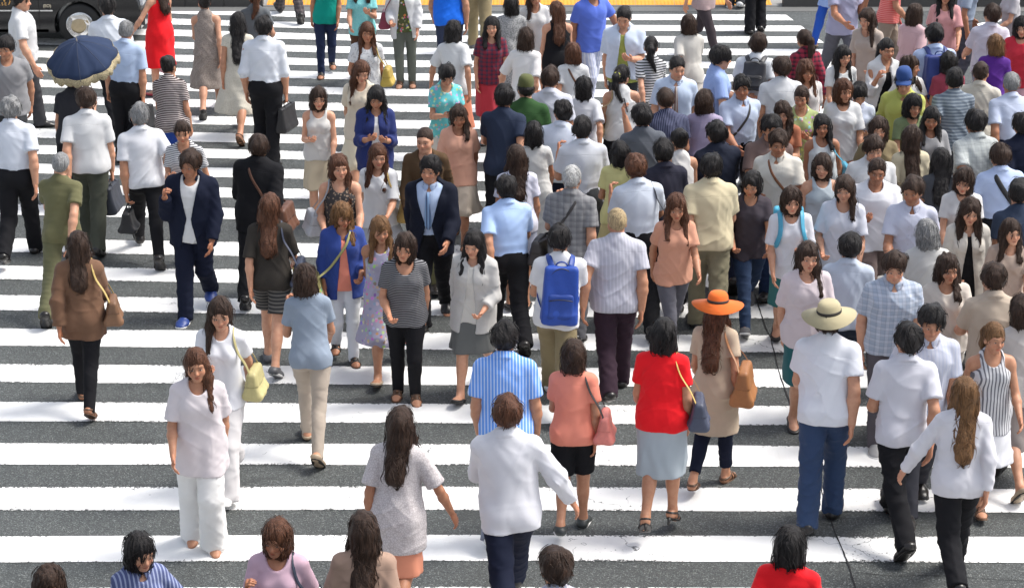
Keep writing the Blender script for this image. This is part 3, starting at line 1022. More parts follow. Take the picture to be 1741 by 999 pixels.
def shoes(g, sp, rng, root, lift, res, part):
    sh = sp.get('shoe', ('sneaker', (.7, .7, .7)))
    kind, c = sh[0], sh[1]
    for l in g.legs:
        a, fd, up = l['ank'], l['fd'], l['up']
        fp = union(foot_prims(g, l)); k = .92 if g.fem else 1.02
        so = a - up * .066
        side = np.cross(fd, up)
        pts = [a - fd * .10 - up * .09, a + fd * .22 + up * .05, a + side * .06, a - side * .06]
        def sole_f(p, so=so, fd=fd, up=up, side=side, th=.020 if kind == 'sneaker' else .011, gr=.010 if kind != 'sandal' else .004):
            q = p - so; x = q @ fd; s = q @ side; z = q @ up
            t = np.clip((x + .07) / .26, 0, 1)
            wd = (.032 + .016 * np.sin(np.clip(t * 1.25 - .1, 0, 1) * math.pi * .8)) * k + gr
            dx = np.maximum(np.abs(x - .062 * k) - (.132 * k + gr - .045), 0)
            e = np.sqrt(dx * dx + (s * .045 / wd) ** 2) - .045
            return smax(e, np.abs(z - th * .5 + .004) - th * .5, .004)
        if kind == 'sandal':
            def fn(p, fp=fp, sole_f=sole_f):
                q = p - a; x = q @ fd; z = q @ up
                d = fp(p) - .006
                s1 = np.maximum(d, np.abs(x - .10 * k) - .012); s2 = np.maximum(d, np.abs(x - .055 * k + z * .0) - .008)
                s3 = np.maximum(d, np.abs(z + .012 - x * .15) - .008)
                return np.minimum(np.minimum(s1, s2), np.minimum(s3, sole_f(p)))
            part('sandal', fn, pts, .0075 * res, plain_mat(c, .45, 0, 'leather'), .04)
        else:
            hi = {'sneaker': .006, 'leather': .012, 'flat': -.026, 'boot': .10}[kind]
            def fn(p, fp=fp):
                q = p - a; x = q @ fd; z = q @ up
                d = fp(p) - (.010 if kind == 'sneaker' else .008)
                d = smax(d, z - hi - np.clip(x - .02, 0, .1) * (.12 if kind != 'flat' else -.1), .005)
                return d
            o = part('shoe', fn, pts, .0095 * res, plain_mat(c, .45 if kind != 'leather' else .3, 0, 'leather', .2), .05)
            sc_ = sh[2] if len(sh) > 2 else ((.75, .75, .73) if kind == 'sneaker' else (.02, .018, .016))
            part('sole', sole_f, pts, .0085 * res, plain_mat(sc_, .6, 0, 'rubber'), .05, parent=o)
        if sp.get('heel'):
            b = a - up * .062 - fd * .055
            e = b - up * .058 - fd * .012
            if e[2] < -g.z0: e = b + (e - b) * float((b[2] + g.z0) / (b[2] - e[2]))
            v, f = tube([b, (b + e) / 2, e], [.018, .012, .009], 8)
            mesh_obj('heel', v + lift, f, plain_mat(c, .4, 0, 'leather'), root)

def lathe(prof, n, R, c, sq=1.0):
    vs, fs = [], []
    m = len(prof)
    for r, z in prof:
        for k in range(n):
            t = 2 * math.pi * k / n
            wob = 1 + .02 * math.sin(3 * t + z * 20)
            vs.append(c + R @ V(r * math.cos(t) * sq * wob, r * math.sin(t) * wob, z + (.012 * math.sin(2 * t + .7) if r > .13 else 0)))
    for i in range(m - 1):
        for k in range(n):
            a = i * n + k; b = i * n + (k + 1) % n
            fs.append((a, b, b + n, a + n))
    fs.append(tuple(range((m - 1) * n, m * n)))
    return np.array(vs, F), fs

def hat(g, h, root, lift):
    kind, mat = h[0], cloth_mat(*h[1])
    R = g.HR @ rotx(.12)
    c = g.hp(0, -.012, .145)
    if kind == 'brim':
        r = h[2] if len(h) > 2 else .19
        prof = [(.088, .0), (r, -.030), (r + .002, -.026), (.094, .008), (.092, .03), (.086, .065), (.070, .088), (.04, .097), (.004, .098)]
        v, f = lathe(prof, 36, R, c, .93)
        o = mesh_obj('hat', v + lift, f, mat, root)
        band = [(.0955, .008), (.0965, .010), (.0955, .030), (.0935, .031)]
        v, f = lathe(band, 36, R, c, .93); f = f[:-1]
        mesh_obj('hat_band', v + lift, f, plain_mat((.03, .025, .02), .7, 0, 'ribbon'), o)
    else:
        prof = [(.094, -.02), (.096, .0), (.094, .03), (.086, .062), (.066, .088), (.035, .098), (.004, .10)]
        v, f = lathe(prof, 32, R, c, .86)
        o = mesh_obj('hat', v + lift, f, mat, root)
        vs, fs, n = [], [], 12
        for i in range(n + 1):
            t = -1 + 2 * i / n
            for j in range(4):
                u = j / 3
                y = .088 + (.075 * math.sqrt(max(0, 1 - t * t * .9))) * u; x = t * (.078 - .008 * u)
                if u == 0: y = math.sqrt(max(0, .094 ** 2 - (x / .86) ** 2))
                vs.append(c + R @ V(x, y, -.016 - .02 * u - .018 * t * t))
        for i in range(n):
            for j in range(3):
                a = i * 4 + j; fs.append((a, a + 1, a + 5, a + 4))
        o2 = mesh_obj('visor', np.array(vs, F) + lift, fs, mat, o)
        md = o2.modifiers.new('t', 'SOLIDIFY'); md.thickness = .004

def glasses(g, root, lift):
    vs = []
    pr = []
    for s in (-1, 1):
        ring = [g.hp(s * .031 + .020 * math.cos(t), .098 - .004 * abs(math.cos(t)), .080 + .015 * math.sin(t)) for t in np.linspace(0, 2 * math.pi, 17)]
        pr.append(tube(ring, .0016, 5))
        pr.append(tube([g.hp(s * .051, .094, .084), g.hp(s * .074, .05, .086), g.hp(s * .080, -.01, .084)], .0016, 5))
    pr.append(tube([g.hp(-.011, .099, .084), g.hp(0, .102, .086), g.hp(.011, .099, .084)], .0016, 5))
    v, f = join(pr)
    mesh_obj('glasses', v + lift, f, plain_mat((.02, .02, .02), .3, 0, 'frame_plastic'), root)
# ------------------------------------------------------------------ things carried
def place_like(o, g):
    o.location = g.loc; o.rotation_euler = (0, 0, g.heading); o.scale = (g.sc,) * 3
    return o

def cling(g, p, d0=.010, n=10):
    """push a point out to (or in to) the cloth"""
    p = np.array(p, F); e = F(.006)
    for _ in range(n):
        d = float(g.topf(p[None])[0])
        G = V(*[float(g.topf((p + e * k)[None])[0] - g.topf((p - e * k)[None])[0]) for k in (X, Y, Z)]) / (2 * e)
        n2 = float(G @ G)
        if n2 < .05: break
        p = p - G * max(min((d - d0) / n2, .03), -.03)
    return p

def sdf_thing(name, fn, pts, h, mat, parent=None, m=.03, lift=None):
    lo, hi = bounds(pts, m)
    v, q = surface(fn, lo, hi, h, slack=.01)
    return mesh_obj(name, v + (lift if lift is not None else 0), q, mat, parent)

def bag_body(c, size, R, rng, soft=.012, taper=.15):
    w, d, h = size
    b = rbox((0, 0, 0), (w / 2, d / 2, h / 2), min(d * .45, .03))
    no = folds(rng, soft * .5, 40, .4)
    def fn(p):
        q = (p - c) @ R
        k = 1 + taper * np.clip(q[:, 2] / h, -.5, .5)
        q2 = q.copy(); q2[:, 0] *= k; q2[:, 1] *= 1 + 1.2 * np.clip(q[:, 2] / h, -.3, .5)
        return b(q2) - no(p)
    ex = [c + R @ V(a * w * .6, e * d * .7, f * h * .56) for a in (-1, 1) for e in (-1, 1) for f in (-1, 1)]
    return fn, ex

def carried(g, spec):
    """spec: dict(kind, c, arm, label, ...)"""
    kind = spec['kind']; rng = g.rng; L = g.lift
    mat = spec.get('m') or plain_mat(spec['c'], .55, 0, 'bag', .3) if not spec.get('pat') else cloth_mat(spec['c'], *spec['pat'])
    sm = plain_mat(spec.get('sc', tuple(v * .8 for v in spec['c'])), .5, 0, 'strap', .2)
    side = spec.get('side', 1)
    arm = g.arms[0 if side < 0 else 1]
    grip = arm['wr'] + arm['fd'] * .085 + arm['n'] * .022
    nm = {'hand': 'handbag', 'case': 'briefcase', 'shop': 'shopping_bag', 'shoulder': 'shoulder_bag', 'cross': 'crossbody_bag', 'back': 'backpack', 'phone': 'smartphone', 'tote': 'tote_bag'}[kind]
    root = place_like(empty(nm), g)
    tag(root, spec['label'], {'hand': 'handbag', 'case': 'briefcase', 'shop': 'shopping bag', 'shoulder': 'shoulder bag', 'cross': 'crossbody bag', 'back': 'backpack', 'phone': 'phone', 'tote': 'tote bag'}[kind])
    Rz = np.eye(3, dtype=F)
    if kind in ('hand', 'case', 'shop', 'tote'):
        size = spec.get('size', {'hand': (.30, .11, .22), 'case': (.40, .09, .29), 'shop': (.30, .13, .34), 'tote': (.34, .10, .34)}[kind])
        R = rotz(math.pi / 2 + rng.uniform(-.25, .25)) @ rotx(rng.uniform(-.06, .06))
        drop = spec.get('drop', {'hand': .10, 'case': .05, 'shop': .12, 'tote': .16}[kind])
        c = grip - Z * (drop + size[2] / 2)
        lowest = c[2] - size[2] / 2 + L[2]
        if lowest < .04: c = c + Z * (.04 - lowest)
        c = c + V(side * .02, 0, 0)
        fn, ex = bag_body(c, size, R, rng, .004 if kind == 'case' else .012, .02 if kind == 'case' else .18)
        sdf_thing('bag_body', fn, ex, .0095, mat, root, .03, L)
        rimf = lambda p, fn=fn, c=c, R=R, hz=size[2] / 2: np.maximum(fn(p) - .004, np.abs(((p - c) @ R)[:, 2] - hz + .018) - .013)
        sdf_thing('rim', rimf, ex, .0085, sm, root, .03, L)
        for sgn in (-1, 1):
            top = c + R @ V(0, sgn * size[1] * .25, size[2] / 2 - .01)
            a = top + R @ V(-size[0] * .25, 0, 0); b = top + R @ V(size[0] * .25, 0, 0)
            pts = [a - Z * .02, a + Z * .005] + [a * (1 - t) + b * t + (grip - (a + b) / 2) * math.sin(math.pi * t) ** .7 for t in np.linspace(.12, .88, 9)] + [b + Z * .005, b - Z * .02]
            v, f = tube(pts, .0065, 6)
            mesh_obj('handle', v + L, f, sm, root)
        if kind == 'case':
            v, f = box(c + R @ V(0, size[1] * .5, size[2] * .22), (.022, .006, .014), R)
            mesh_obj('clasp', v + L, f, plain_mat((.6, .5, .25), .3, 1.0, 'brass'), root, False)
    elif kind in ('shoulder', 'cross'):
        size = spec.get('size', (.30, .11, .23))
        s = side; y0 = spec.get('y', -.03)
        if kind == 'shoulder':
            top = cling(g, g.tp(s * (g.sx - .035), -.012, .56)); fr = cling(g, g.tp(s * (g.sx + .02), .10, .38)); bk = cling(g, g.tp(s * (g.sx + .02), -.14, .38))
        else:
            top = cling(g, g.tp(-s * .085, -.012, .56)); fr = cling(g, g.tp(-s * .02, .16, .40)); bk = cling(g, g.tp(-s * .02, -.17, .40))
        zc = spec.get('z', .08 if kind == 'shoulder' else .0)
        c = g.tp(s * (.215 * g.w + size[1] * .5), y0, zc)
        yw = rng.uniform(-.2, .2)
        R = rotz(math.pi / 2 * (1 if s > 0 else -1) + yw)
        fn, ex = bag_body(c, size, R, rng)
        sdf_thing('bag_body', fn, ex, .0095, mat, root, .03, L)
        flf = lambda p, fn=fn, c=c, R=R, hz=size[2]: np.maximum(np.maximum(fn(p) - .006, hz * .02 - ((p - c) @ R)[:, 2]), -.02 - ((p - c) @ R)[:, 1] * (1 if s > 0 else -1) * 0)
        sdf_thing('flap', flf, ex, .0095, plain_mat(tuple(v * .86 for v in spec['c']), .5, 0, 'bag', .3), root, .03, L)
        ends = [c + V(0, size[0] * .42, size[2] * .42), c + V(0, -size[0] * .42, size[2] * .42)]
        seq = [ends[0]]
        if kind == 'cross': seq += [cling(g, g.tp(s * .15, .14, .17)), cling(g, g.tp(s * .07, .17, .28)), fr, cling(g, g.tp(-s * .065, .12, .50))]
        else: seq += [(ends[0] + fr) / 2 + V(s * .015, 0, 0), fr, cling(g, g.tp(s * (g.sx - .02), .08, .49))]
        seq += [top]
        if kind == 'cross': seq += [cling(g, g.tp(-s * .065, -.12, .49)), bk, cling(g, g.tp(s * .07, -.17, .28)), cling(g, g.tp(s * .15, -.14, .17))]
        else: seq += [cling(g, g.tp(s * (g.sx - .02), -.10, .48)), bk, (ends[1] + bk) / 2 + V(s * .015, 0, 0)]
        seq += [ends[1]]
        seq = np.array(seq, F)
        # smooth resample
        t = np.linspace(0, len(seq) - 1, 34); i0 = np.minimum(t.astype(int), len(seq) - 2); u = (t - i0)[:, None]
        P = seq[i0] * (1 - u) + seq[i0 + 1] * u
        for _ in range(2): P[1:-1] = (P[:-2] + 2 * P[1:-1] + P[2:]) / 4
        ax = g.tp(0, 0, .3)
        nr = [unit((p - ax) * V(1, 1, .4)) for p in P]
        v, f = tube(P, spec.get('sw', .013), 8, .3, nr)
        mesh_obj('strap', v + L, f, sm, root)
        if spec.get('clasp'):
            v, f = box(c + R @ V(0, size[1] * .5 + .004, .03), (.03, .006, .02), R)
            mesh_obj('clasp', v + L, f, plain_mat((.6, .48, .2), .3, 1.0, 'brass'), root, False)
    elif kind == 'back':
        size = spec.get('size', (.30, .15, .42))
        c = g.tp(0, -.13 - size[1] * .5 - .01, .47 - size[2] * .5 + .04)
        R = g.T
        fn, ex = bag_body(c, size, R, rng, .012, .12)
        b = sdf_thing('bag_body', fn, ex, .0105, mat, root, .03, L)
        fn, ex = bag_body(c + R @ V(0, -size[1] * .42, -size[2] * .18), (size[0] * .78, .07, size[2] * .45), R, rng, .006, .08)
        sdf_thing('front_pocket', fn, ex, .0105, plain_mat(tuple(v * .8 for v in spec['c']), .6, 0, 'bag', .3), root, .03, L)
        zy = -size[1] * .42 - .037
        v, f = tube([c + R @ V(x * size[0] * .34, zy - .004, -size[2] * .03 - .012 * x * x) for x in np.linspace(-1, 1, 9)], .0045, 6)
        mesh_obj('zip', v + L, f, plain_mat((.02, .02, .022), .4, 0, 'zip'), root)
        v, f = tube([c + R @ V(size[0] * .46 * math.sin(a), -size[1] * .30, size[2] * (.02 + .47 * math.cos(a))) for a in np.linspace(-1.25, 1.25, 15)], .0045, 6)
        mesh_obj('zip', v + L, f, plain_mat((.02, .02, .022), .4, 0, 'zip'), root)
        v, f = tube([c + R @ V(.05 * math.cos(a), size[1] * .2, size[2] * .49 + .04 * math.sin(a)) for a in np.linspace(0, math.pi, 9)], .007, 6)
        mesh_obj('handle', v + L, f, sm, root)
        for s in (-1, 1):
            seq = [c + R @ V(s * size[0] * .27, size[1] * .4, size[2] * .46), cling(g, g.tp(s * .095, -.06, .54), .014), cling(g, g.tp(s * .100, .02, .545), .014),
                   cling(g, g.tp(s * .110, .11, .47), .014), cling(g, g.tp(s * .118, .15, .38), .014), cling(g, g.tp(s * .15, .09, .25), .014), cling(g, g.tp(s * .16, -.05, .17), .014), c + R @ V(s * size[0] * .4, size[1] * .4, -size[2] * .4)]
            seq = np.array(seq, F); t = np.linspace(0, len(seq) - 1, 24); i0 = np.minimum(t.astype(int), len(seq) - 2); u = (t - i0)[:, None]
            P = seq[i0] * (1 - u) + seq[i0 + 1] * u
            P[1:-1] = (P[:-2] + 2 * P[1:-1] + P[2:]) / 4
            ax = g.tp(0, 0, .35)
            v, f = tube(P, .026, 8, .22, [unit(p - ax) for p in P])
            mesh_obj('strap', v + L, f, sm, root)
    elif kind == 'phone':
        c = grip + arm['fd'] * .03 + arm['n'] * .012
        up = unit(arm['n']); f_ = unit(arm['fd'] - up * (arm['fd'] @ up)); s_ = np.cross(f_, up)
        R = np.stack([s_, f_, up], 1)
        v, f = box(c, (.036, .074, .0045), R)
        o = mesh_obj('phone_body', v + L, f, plain_mat((.03, .03, .035), .25, 0, 'phone'), root, False)
        v, f = box(c + up * .0055, (.032, .068, .0008), R)
        mesh_obj('screen', v + L, f, plain_mat((.05, .06, .07), .1, 0, 'glass'), root, False)
    return root

def parasol(g, spec):
    L = g.lift; arm = g.arms[0 if spec.get('side', 1) < 0 else 1]
    grip = arm['wr'] + arm['fd'] * .085 + arm['n'] * .02
    root = place_like(empty('parasol'), g); tag(root, spec['label'], 'parasol')
    hd = g.hp(0, 0, .2)
    top = V(hd[0] * .5 + grip[0] * .5, hd[1] - .02, hd[2] + .36)
    ax = unit(top - grip)
    v, f = tube([grip - ax * .10, grip, grip + ax * .3, top + ax * .07], [.008, .007, .006, .005], 8)
    mesh_obj('shaft', v + L, f, plain_mat((.25, .22, .18), .35, .8, 'steel'), root)
    v, f = tube([grip - ax * .12, grip - ax * .02, grip + ax * .05], [.013, .014, .012], 8)
    mesh_obj('handle', v + L, f, plain_mat((.12, .06, .03), .4, 0, 'wood'), root)
    x = unit(np.cross(ax, Y)); y = np.cross(ax, x)
    nr, ns, Rr = 9, 48, .43
    vs, fs = [], []
    for i in range(nr + 1):
        t = i / nr
        for k in range(ns):
            a = 2 * math.pi * k / ns
            sc = abs(math.cos(a * 4))            # eight panels, pulled in between the ribs
            r = Rr * t * (1 - .09 * t * (1 - sc))
            z = -.25 * t ** 1.7 - .022 * t * (1 - sc) * (1.2 - t)
            vs.append(top + x * (r * math.cos(a)) + y * (r * math.sin(a)) + ax * z)
    for i in range(nr):
        for k in range(ns):
            a = i * ns + k; b = i * ns + (k + 1) % ns
            fs.append((a, b, b + ns, a + ns))
    o = mesh_obj('canopy', np.array(vs, F) + L, fs, cloth_mat(*spec['c']), root)
    md = o.modifiers.new('t', 'SOLIDIFY'); md.thickness = .004
    for k in range(8):
        a = math.pi / 4 * k
        pts = [top + x * (Rr * tt * math.cos(a)) + y * (Rr * tt * math.sin(a)) + ax * (-.25 * tt ** 1.7 + .004) for tt in np.linspace(.05, 1.0, 8)]
        v, f = tube(pts + [pts[-1] + (pts[-1] - pts[-2]) * .25], .0035, 5)
        mesh_obj('rib', v + L, f, plain_mat((.02, .03, .06), .6, 0, 'rib'), root)
    vs, fs = [], []
    n2 = 96
    for k in range(n2):
        a = 2 * math.pi * k / n2; sc = abs(math.cos(a * 4)); r = Rr * (1 - .09 * (1 - sc)) + .002
        b = top + x * (r * math.cos(a)) + y * (r * math.sin(a)) + ax * (-.25 + .0044 * (1 - sc) * -.2)
        sl = .075 + .04 * abs(math.sin(a * 12))
        vs += [b + ax * .004, b - ax * sl + (x * math.cos(a) + y * math.sin(a)) * .006]
    for k in range(n2):
        a = 2 * k; b = 2 * ((k + 1) % n2); fs.append((a, b, b + 1, a + 1))
    o = mesh_obj('scalloped_trim', np.array(vs, F) + L, fs, cloth_mat(spec['c2'], 'lace', tuple(v * .4 for v in spec['c2'])), root)
    md = o.modifiers.new('t', 'SOLIDIFY'); md.thickness = .003
    return root
# ------------------------------------------------------------------ camera: 82 mm lens, 7.5 m up, looking 19 degrees down along +Y
FPX, PITCH, CAMH, CX, CY = 3950.0, rad(19.0), 7.48, 870.5, 499.5
cam = bpy.data.objects.new('camera', bpy.data.cameras.new('camera')); COL.objects.link(cam); SC.camera = cam
cam.location = (0, 0, CAMH); cam.rotation_euler = (rad(90) - PITCH, 0, 0)
cam.data.sensor_width = 36; cam.data.lens = 36 * FPX / 1741; cam.data.clip_end = 2000; cam.data.clip_start = .5

def at(px, py, z=0.0):
    """the point of the photograph (px, py) on the level z"""
    u, v = (px - CX) / FPX, -(py - CY) / FPX
    d = V(u, math.cos(PITCH) + v * math.sin(PITCH), -math.sin(PITCH) + v * math.cos(PITCH))
    t = (z - CAMH) / d[2]
    return V(d[0] * t, d[1] * t, z)

# ------------------------------------------------------------------ light: bright overcast
w = bpy.data.worlds.new('World'); SC.world = w; w.use_nodes = True
nt = w.node_tree
sky = nt.nodes.new('ShaderNodeTexSky'); sky.sky_type = 'NISHITA'; sky.sun_disc = False
SUN_EL, SUN_AZ = rad(57), rad(78)
sky.sun_elevation = SUN_EL; sky.sun_rotation = SUN_AZ; sky.air_density = 1.0; sky.dust_density = 3.0; sky.ozone_density = .6
bgd = nt.nodes['Background']; hs = nt.nodes.new('ShaderNodeHueSaturation'); hs.inputs['Saturation'].default_value = .5      # thin bright cloud: a paler sky
nt.links.new(sky.outputs[0], hs.inputs['Color']); nt.links.new(hs.outputs[0], bgd.inputs[0]); bgd.inputs[1].default_value = .125
sun = bpy.data.objects.new('sun', bpy.data.lights.new('sun', 'SUN')); COL.objects.link(sun)
sun.data.energy = 1.9; sun.data.angle = rad(20); sun.data.color = (1, .96, .90)
sd = Vector((math.sin(SUN_AZ) * math.cos(SUN_EL), math.cos(SUN_AZ) * math.cos(SUN_EL), math.sin(SUN_EL)))
sun.rotation_euler = sd.to_track_quat('Z', 'Y').to_euler()
sun.location = (0, 20, 30)
SC.view_settings.view_transform = 'Standard'; SC.view_settings.look = 'None'; SC.view_settings.gamma = 1; SC.view_settings.exposure = 1.02

# ------------------------------------------------------------------ road
def asphalt_nodes(nt, L, vec):
    vo = N(nt, 'ShaderNodeTexVoronoi', Scale=78.0); L.new(vec, vo.inputs['Vector'])
    vo2 = N(nt, 'ShaderNodeTexVoronoi', Scale=150.0); L.new(vec, vo2.inputs['Vector'])
    n1 = N(nt, 'ShaderNodeTexNoise', Scale=.7, Detail=6.0, Roughness=.62); L.new(vec, n1.inputs['Vector'])
    n9 = N(nt, 'ShaderNodeTexNoise', Scale=1.9, Detail=3.0, Distortion=.6); L.new(vec, n9.inputs['Vector'])
    sp = N(nt, 'ShaderNodeSeparateColor'); L.new(vo.outputs['Color'], sp.inputs[0])
    sp2 = N(nt, 'ShaderNodeSeparateColor'); L.new(vo2.outputs['Color'], sp2.inputs[0])
    base = mixc(nt, ramp(nt, n1.outputs[0], .35, .7), (.050, .055, .054), (.076, .082, .080))
    stone = mixc(nt, sp.outputs[1], (.14, .15, .14), (.42, .44, .41))
    inside = mth(nt, 'LESS_THAN', vo.outputs['Distance'], .47)
    c = mixc(nt, mth(nt, 'MULTIPLY', mth(nt, 'MULTIPLY', mth(nt, 'GREATER_THAN', sp.outputs[0], .76), .5), inside), base, stone)
    c = mixc(nt, mth(nt, 'MULTIPLY', mth(nt, 'GREATER_THAN', sp2.outputs[0], .85), .55), c, (.19, .21, .21))
    c = mixc(nt, mth(nt, 'MULTIPLY', mth(nt, 'LESS_THAN', sp2.outputs[1], .22), .7), c, (.018, .02, .021))
    c = mixc(nt, mth(nt, 'MULTIPLY', ramp(nt, n9.outputs[0], .60, .70), .55), c, (.028, .030, .029))
    h = mth(nt, 'ADD', mth(nt, 'MULTIPLY', sp.outputs[2], mth(nt, 'SUBTRACT', 1.0, vo.outputs['Distance'])), mth(nt, 'MULTIPLY', sp2.outputs[2], .4))
    return c, h

m_asph, nt, b = new_mat('asphalt'); L = nt.links
tc = N(nt, 'ShaderNodeTexCoord')
c, h = asphalt_nodes(nt, L, tc.outputs['Object'])
L.new(c, b.inputs['Base Color']); b.inputs['Roughness'].default_value = .62; b.inputs['Specular IOR Level'].default_value = .4
bp = N(nt, 'ShaderNodeBump', Strength=.7, Distance=.006); L.new(h, bp.inputs['Height']); L.new(bp.outputs[0], b.inputs['Normal'])

m_paint, nt, b = new_mat('road_paint'); L = nt.links
tc = N(nt, 'ShaderNodeTexCoord'); ob = tc.outputs['Object']
ac, ah = asphalt_nodes(nt, L, ob)
geo = N(nt, 'ShaderNodeAttribute', attribute_name='edge')      # 0 at the long edges of a stripe, 1 in its middle
n1 = N(nt, 'ShaderNodeTexNoise', Scale=34.0, Detail=4.0, Roughness=.7); L.new(ob, n1.inputs['Vector'])
n2 = N(nt, 'ShaderNodeTexNoise', Scale=.9, Detail=3.0); L.new(ob, n2.inputs['Vector'])
n3 = N(nt, 'ShaderNodeTexNoise', Scale=6.0, Detail=4.0); L.new(ob, n3.inputs['Vector'])
vo = N(nt, 'ShaderNodeTexVoronoi', Scale=62.0); L.new(ob, vo.inputs['Vector'])
wear = mth(nt, 'ADD', mth(nt, 'MULTIPLY', n1.outputs[0], .55), mth(nt, 'MULTIPLY', n2.outputs[0], .40))
wear = mth(nt, 'ADD', wear, mth(nt, 'MULTIPLY', vo.outputs['Distance'], .12))
thr = mth(nt, 'ADD', .515, mth(nt, 'MULTIPLY', ramp(nt, geo.outputs['Fac'], 0, .30), .165))
worn = ramp(nt, mth(nt, 'SUBTRACT', wear, thr), 0.0, .03)
dirt = mth(nt, 'MULTIPLY', ramp(nt, n3.outputs[0], .42, .75), .16)
vc = N(nt, 'ShaderNodeTexVoronoi', Scale=1.3, feature='DISTANCE_TO_EDGE'); n5 = N(nt, 'ShaderNodeTexNoise', Scale=5.0, Detail=3.0); L.new(ob, n5.inputs['Vector'])
vadd = N(nt, 'ShaderNodeMixRGB'); vadd.blend_type = 'ADD'; vadd.inputs[0].default_value = .35; L.new(ob, vadd.inputs[1]); L.new(n5.outputs['Color'], vadd.inputs[2]); L.new(vadd.outputs[0], vc.inputs['Vector'])
crk = mth(nt, 'MULTIPLY', mth(nt, 'LESS_THAN', vc.outputs['Distance'], .0035), mth(nt, 'GREATER_THAN', n2.outputs[0], .52))
mpt = N(nt, 'ShaderNodeMapping'); mpt.inputs['Scale'].default_value = (2.2, .12, 1); mpt.inputs['Rotation'].default_value = (0, 0, 1.35); L.new(ob, mpt.inputs[0])
nt_ = N(nt, 'ShaderNodeTexNoise', Scale=1.6, Detail=4.0, Roughness=.65); L.new(mpt.outputs[0], nt_.inputs['Vector'])
dirt = mth(nt, 'MAXIMUM', dirt, mth(nt, 'MULTIPLY', ramp(nt, nt_.outputs[0], .55, .72), .30))
pc = mixc(nt, dirt, (.80, .80, .785), (.44, .43, .40))
worn = mth(nt, 'MAXIMUM', worn, mth(nt, 'MULTIPLY', crk, .8))
L.new(mixc(nt, worn, pc, ac), b.inputs['Base Color']); b.inputs['Roughness'].default_value = .6
hh = mth(nt, 'ADD', mth(nt, 'MULTIPLY', ah, .5), mth(nt, 'MULTIPLY', mth(nt, 'SUBTRACT', 1.0, worn), .6))
bp = N(nt, 'ShaderNodeBump', Strength=.45, Distance=.005); L.new(hh, bp.inputs['Height']); L.new(bp.outputs[0], b.inputs['Normal'])

KERB_Y = float(at(870, 12.5)[1])
tag(mesh_obj('ground', [(-400, -300, -.006), (400, -300, -.006), (400, 600, -.006), (-400, 600, -.006)], [(0, 1, 2, 3)], plain_mat((.16, .16, .155), .8, 0, 'concrete')), kind='structure')
tag(mesh_obj('road', [(-60, -30, 0), (60, -30, 0), (60, KERB_Y, 0), (-60, KERB_Y, 0)], [(0, 1, 2, 3)], m_asph), kind='structure')

TOPS = [(23.4, 33.6), (42, 52), (60.7, 71.4), (81.5, 92.7), (103, 114.6), (125, 137.5), (151, 163.5), (177, 190.6), (204.4, 218.7), (232, 248), (259.5, 275), (290.7, 307),
        (323.7, 341), (358.3, 377), (415.5, 439), (461, 484.3), (510, 536), (564.5, 593.6), (622.5, 653.7), (685.4, 718.4), (753.8, 789.6), (826, 865.8), (908, 952), (996, 1045), (1092, 1145), (1200, 1258)]
def sag(x, y):
    """the painted stripes are not quite parallel: measured drift of a stripe away from its middle"""
    if x < 700:
        l = np.interp(y, [60, 100, 232, 415, 510, 565, 622, 685, 754, 826, 908], [-17, -17, -13.6, -10, -8, -6, -4, -2.8, -.8, 1, 2.7])
        return l * ((700 - x) / 640.0) ** 1.15
    return np.interp(y, [60, 103, 415, 620, 760, 908], [1.5, 2, 5.5, 4.5, 3, 2.2]) * (x - 700) / 600.0
def right_end(y): return 1340 + (y - 28) * 1.36
def left_end(y): return 225 if y < 75 else -700
rs = random.Random(4)
for y0, y1 in TOPS:
    xa, xb = left_end(y0), right_end((y0 + y1) / 2)
    xb = min(xb, 2500)
    xs = np.linspace(xa, xb, 160)
    vs, ed = [], []
    for x in xs:
        for k in range(5):
            t = k / 4
            y = y0 + (y1 - y0) * t + float(sag(min(x, 1900), y0))
            xx = x if x < xb - 1 else right_end(y) if xb < 2490 else x
            p = at(xx, y, .004)
            if k in (0, 4): p = p + V(0, rs.uniform(-.0022, .0022), 0)
            vs.append(p); ed.append((0, .6, 1, .6, 0)[k])
    fs = [(i * 5 + k, i * 5 + k + 1, i * 5 + k + 6, i * 5 + k + 5) for i in range(len(xs) - 1) for k in range(4)]
    fs = [f[::-1] for f in fs]
    o = mesh_obj('crosswalk_stripe', vs, fs, m_paint)
    at_ = o.data.attributes.new('edge', 'FLOAT', 'POINT'); at_.data.foreach_set('value', np.array(ed, F))
    o.data.update()
    if sum(p.normal.z for p in o.data.polygons) < 0: o.data.flip_normals()
    tag(o, kind='structure')

def painted_line(name, pts, wd, mat, z=.004, jag=.0):
    P = []
    for (a, b_) in zip(pts[:-1], pts[1:]):
        A, B = at(*a, z), at(*b_, z)
        n = max(2, int(np.linalg.norm(B - A) / .05))
        for i in range(n): P.append(A + (B - A) * (i / n))
    P.append(at(*pts[-1], z)); P = np.array(P)
    T = np.gradient(P, axis=0); T /= np.linalg.norm(T, axis=1)[:, None]
    nn = np.stack([-T[:, 1], T[:, 0], T[:, 2] * 0], 1)
    off_ = np.array([rs.uniform(-jag, jag) for _ in P])
    for i in range(1, len(off_)): off_[i] = off_[i] * .6 + off_[i - 1] * .6
    wv = np.array([wd * rs.uniform(.55, 1.25) if jag else wd for _ in P])
    vs = []
    for p, n, o_, w_ in zip(P, nn, off_, wv): vs += [p + n * (o_ - w_ / 2), p + n * (o_ + w_ / 2)]
    fs = [(2 * i, 2 * i + 1, 2 * i + 3, 2 * i + 2) for i in range(len(P) - 1)]
    o = mesh_obj(name, vs, fs, mat)
    if sum(p.normal.z for p in o.data.polygons) < 0: o.data.flip_normals()
    at_ = o.data.attributes.new('edge', 'FLOAT', 'POINT'); at_.data.foreach_set('value', np.full(len(vs), .12 if mat == m_paint else 1, F))
    return tag(o, kind='structure')
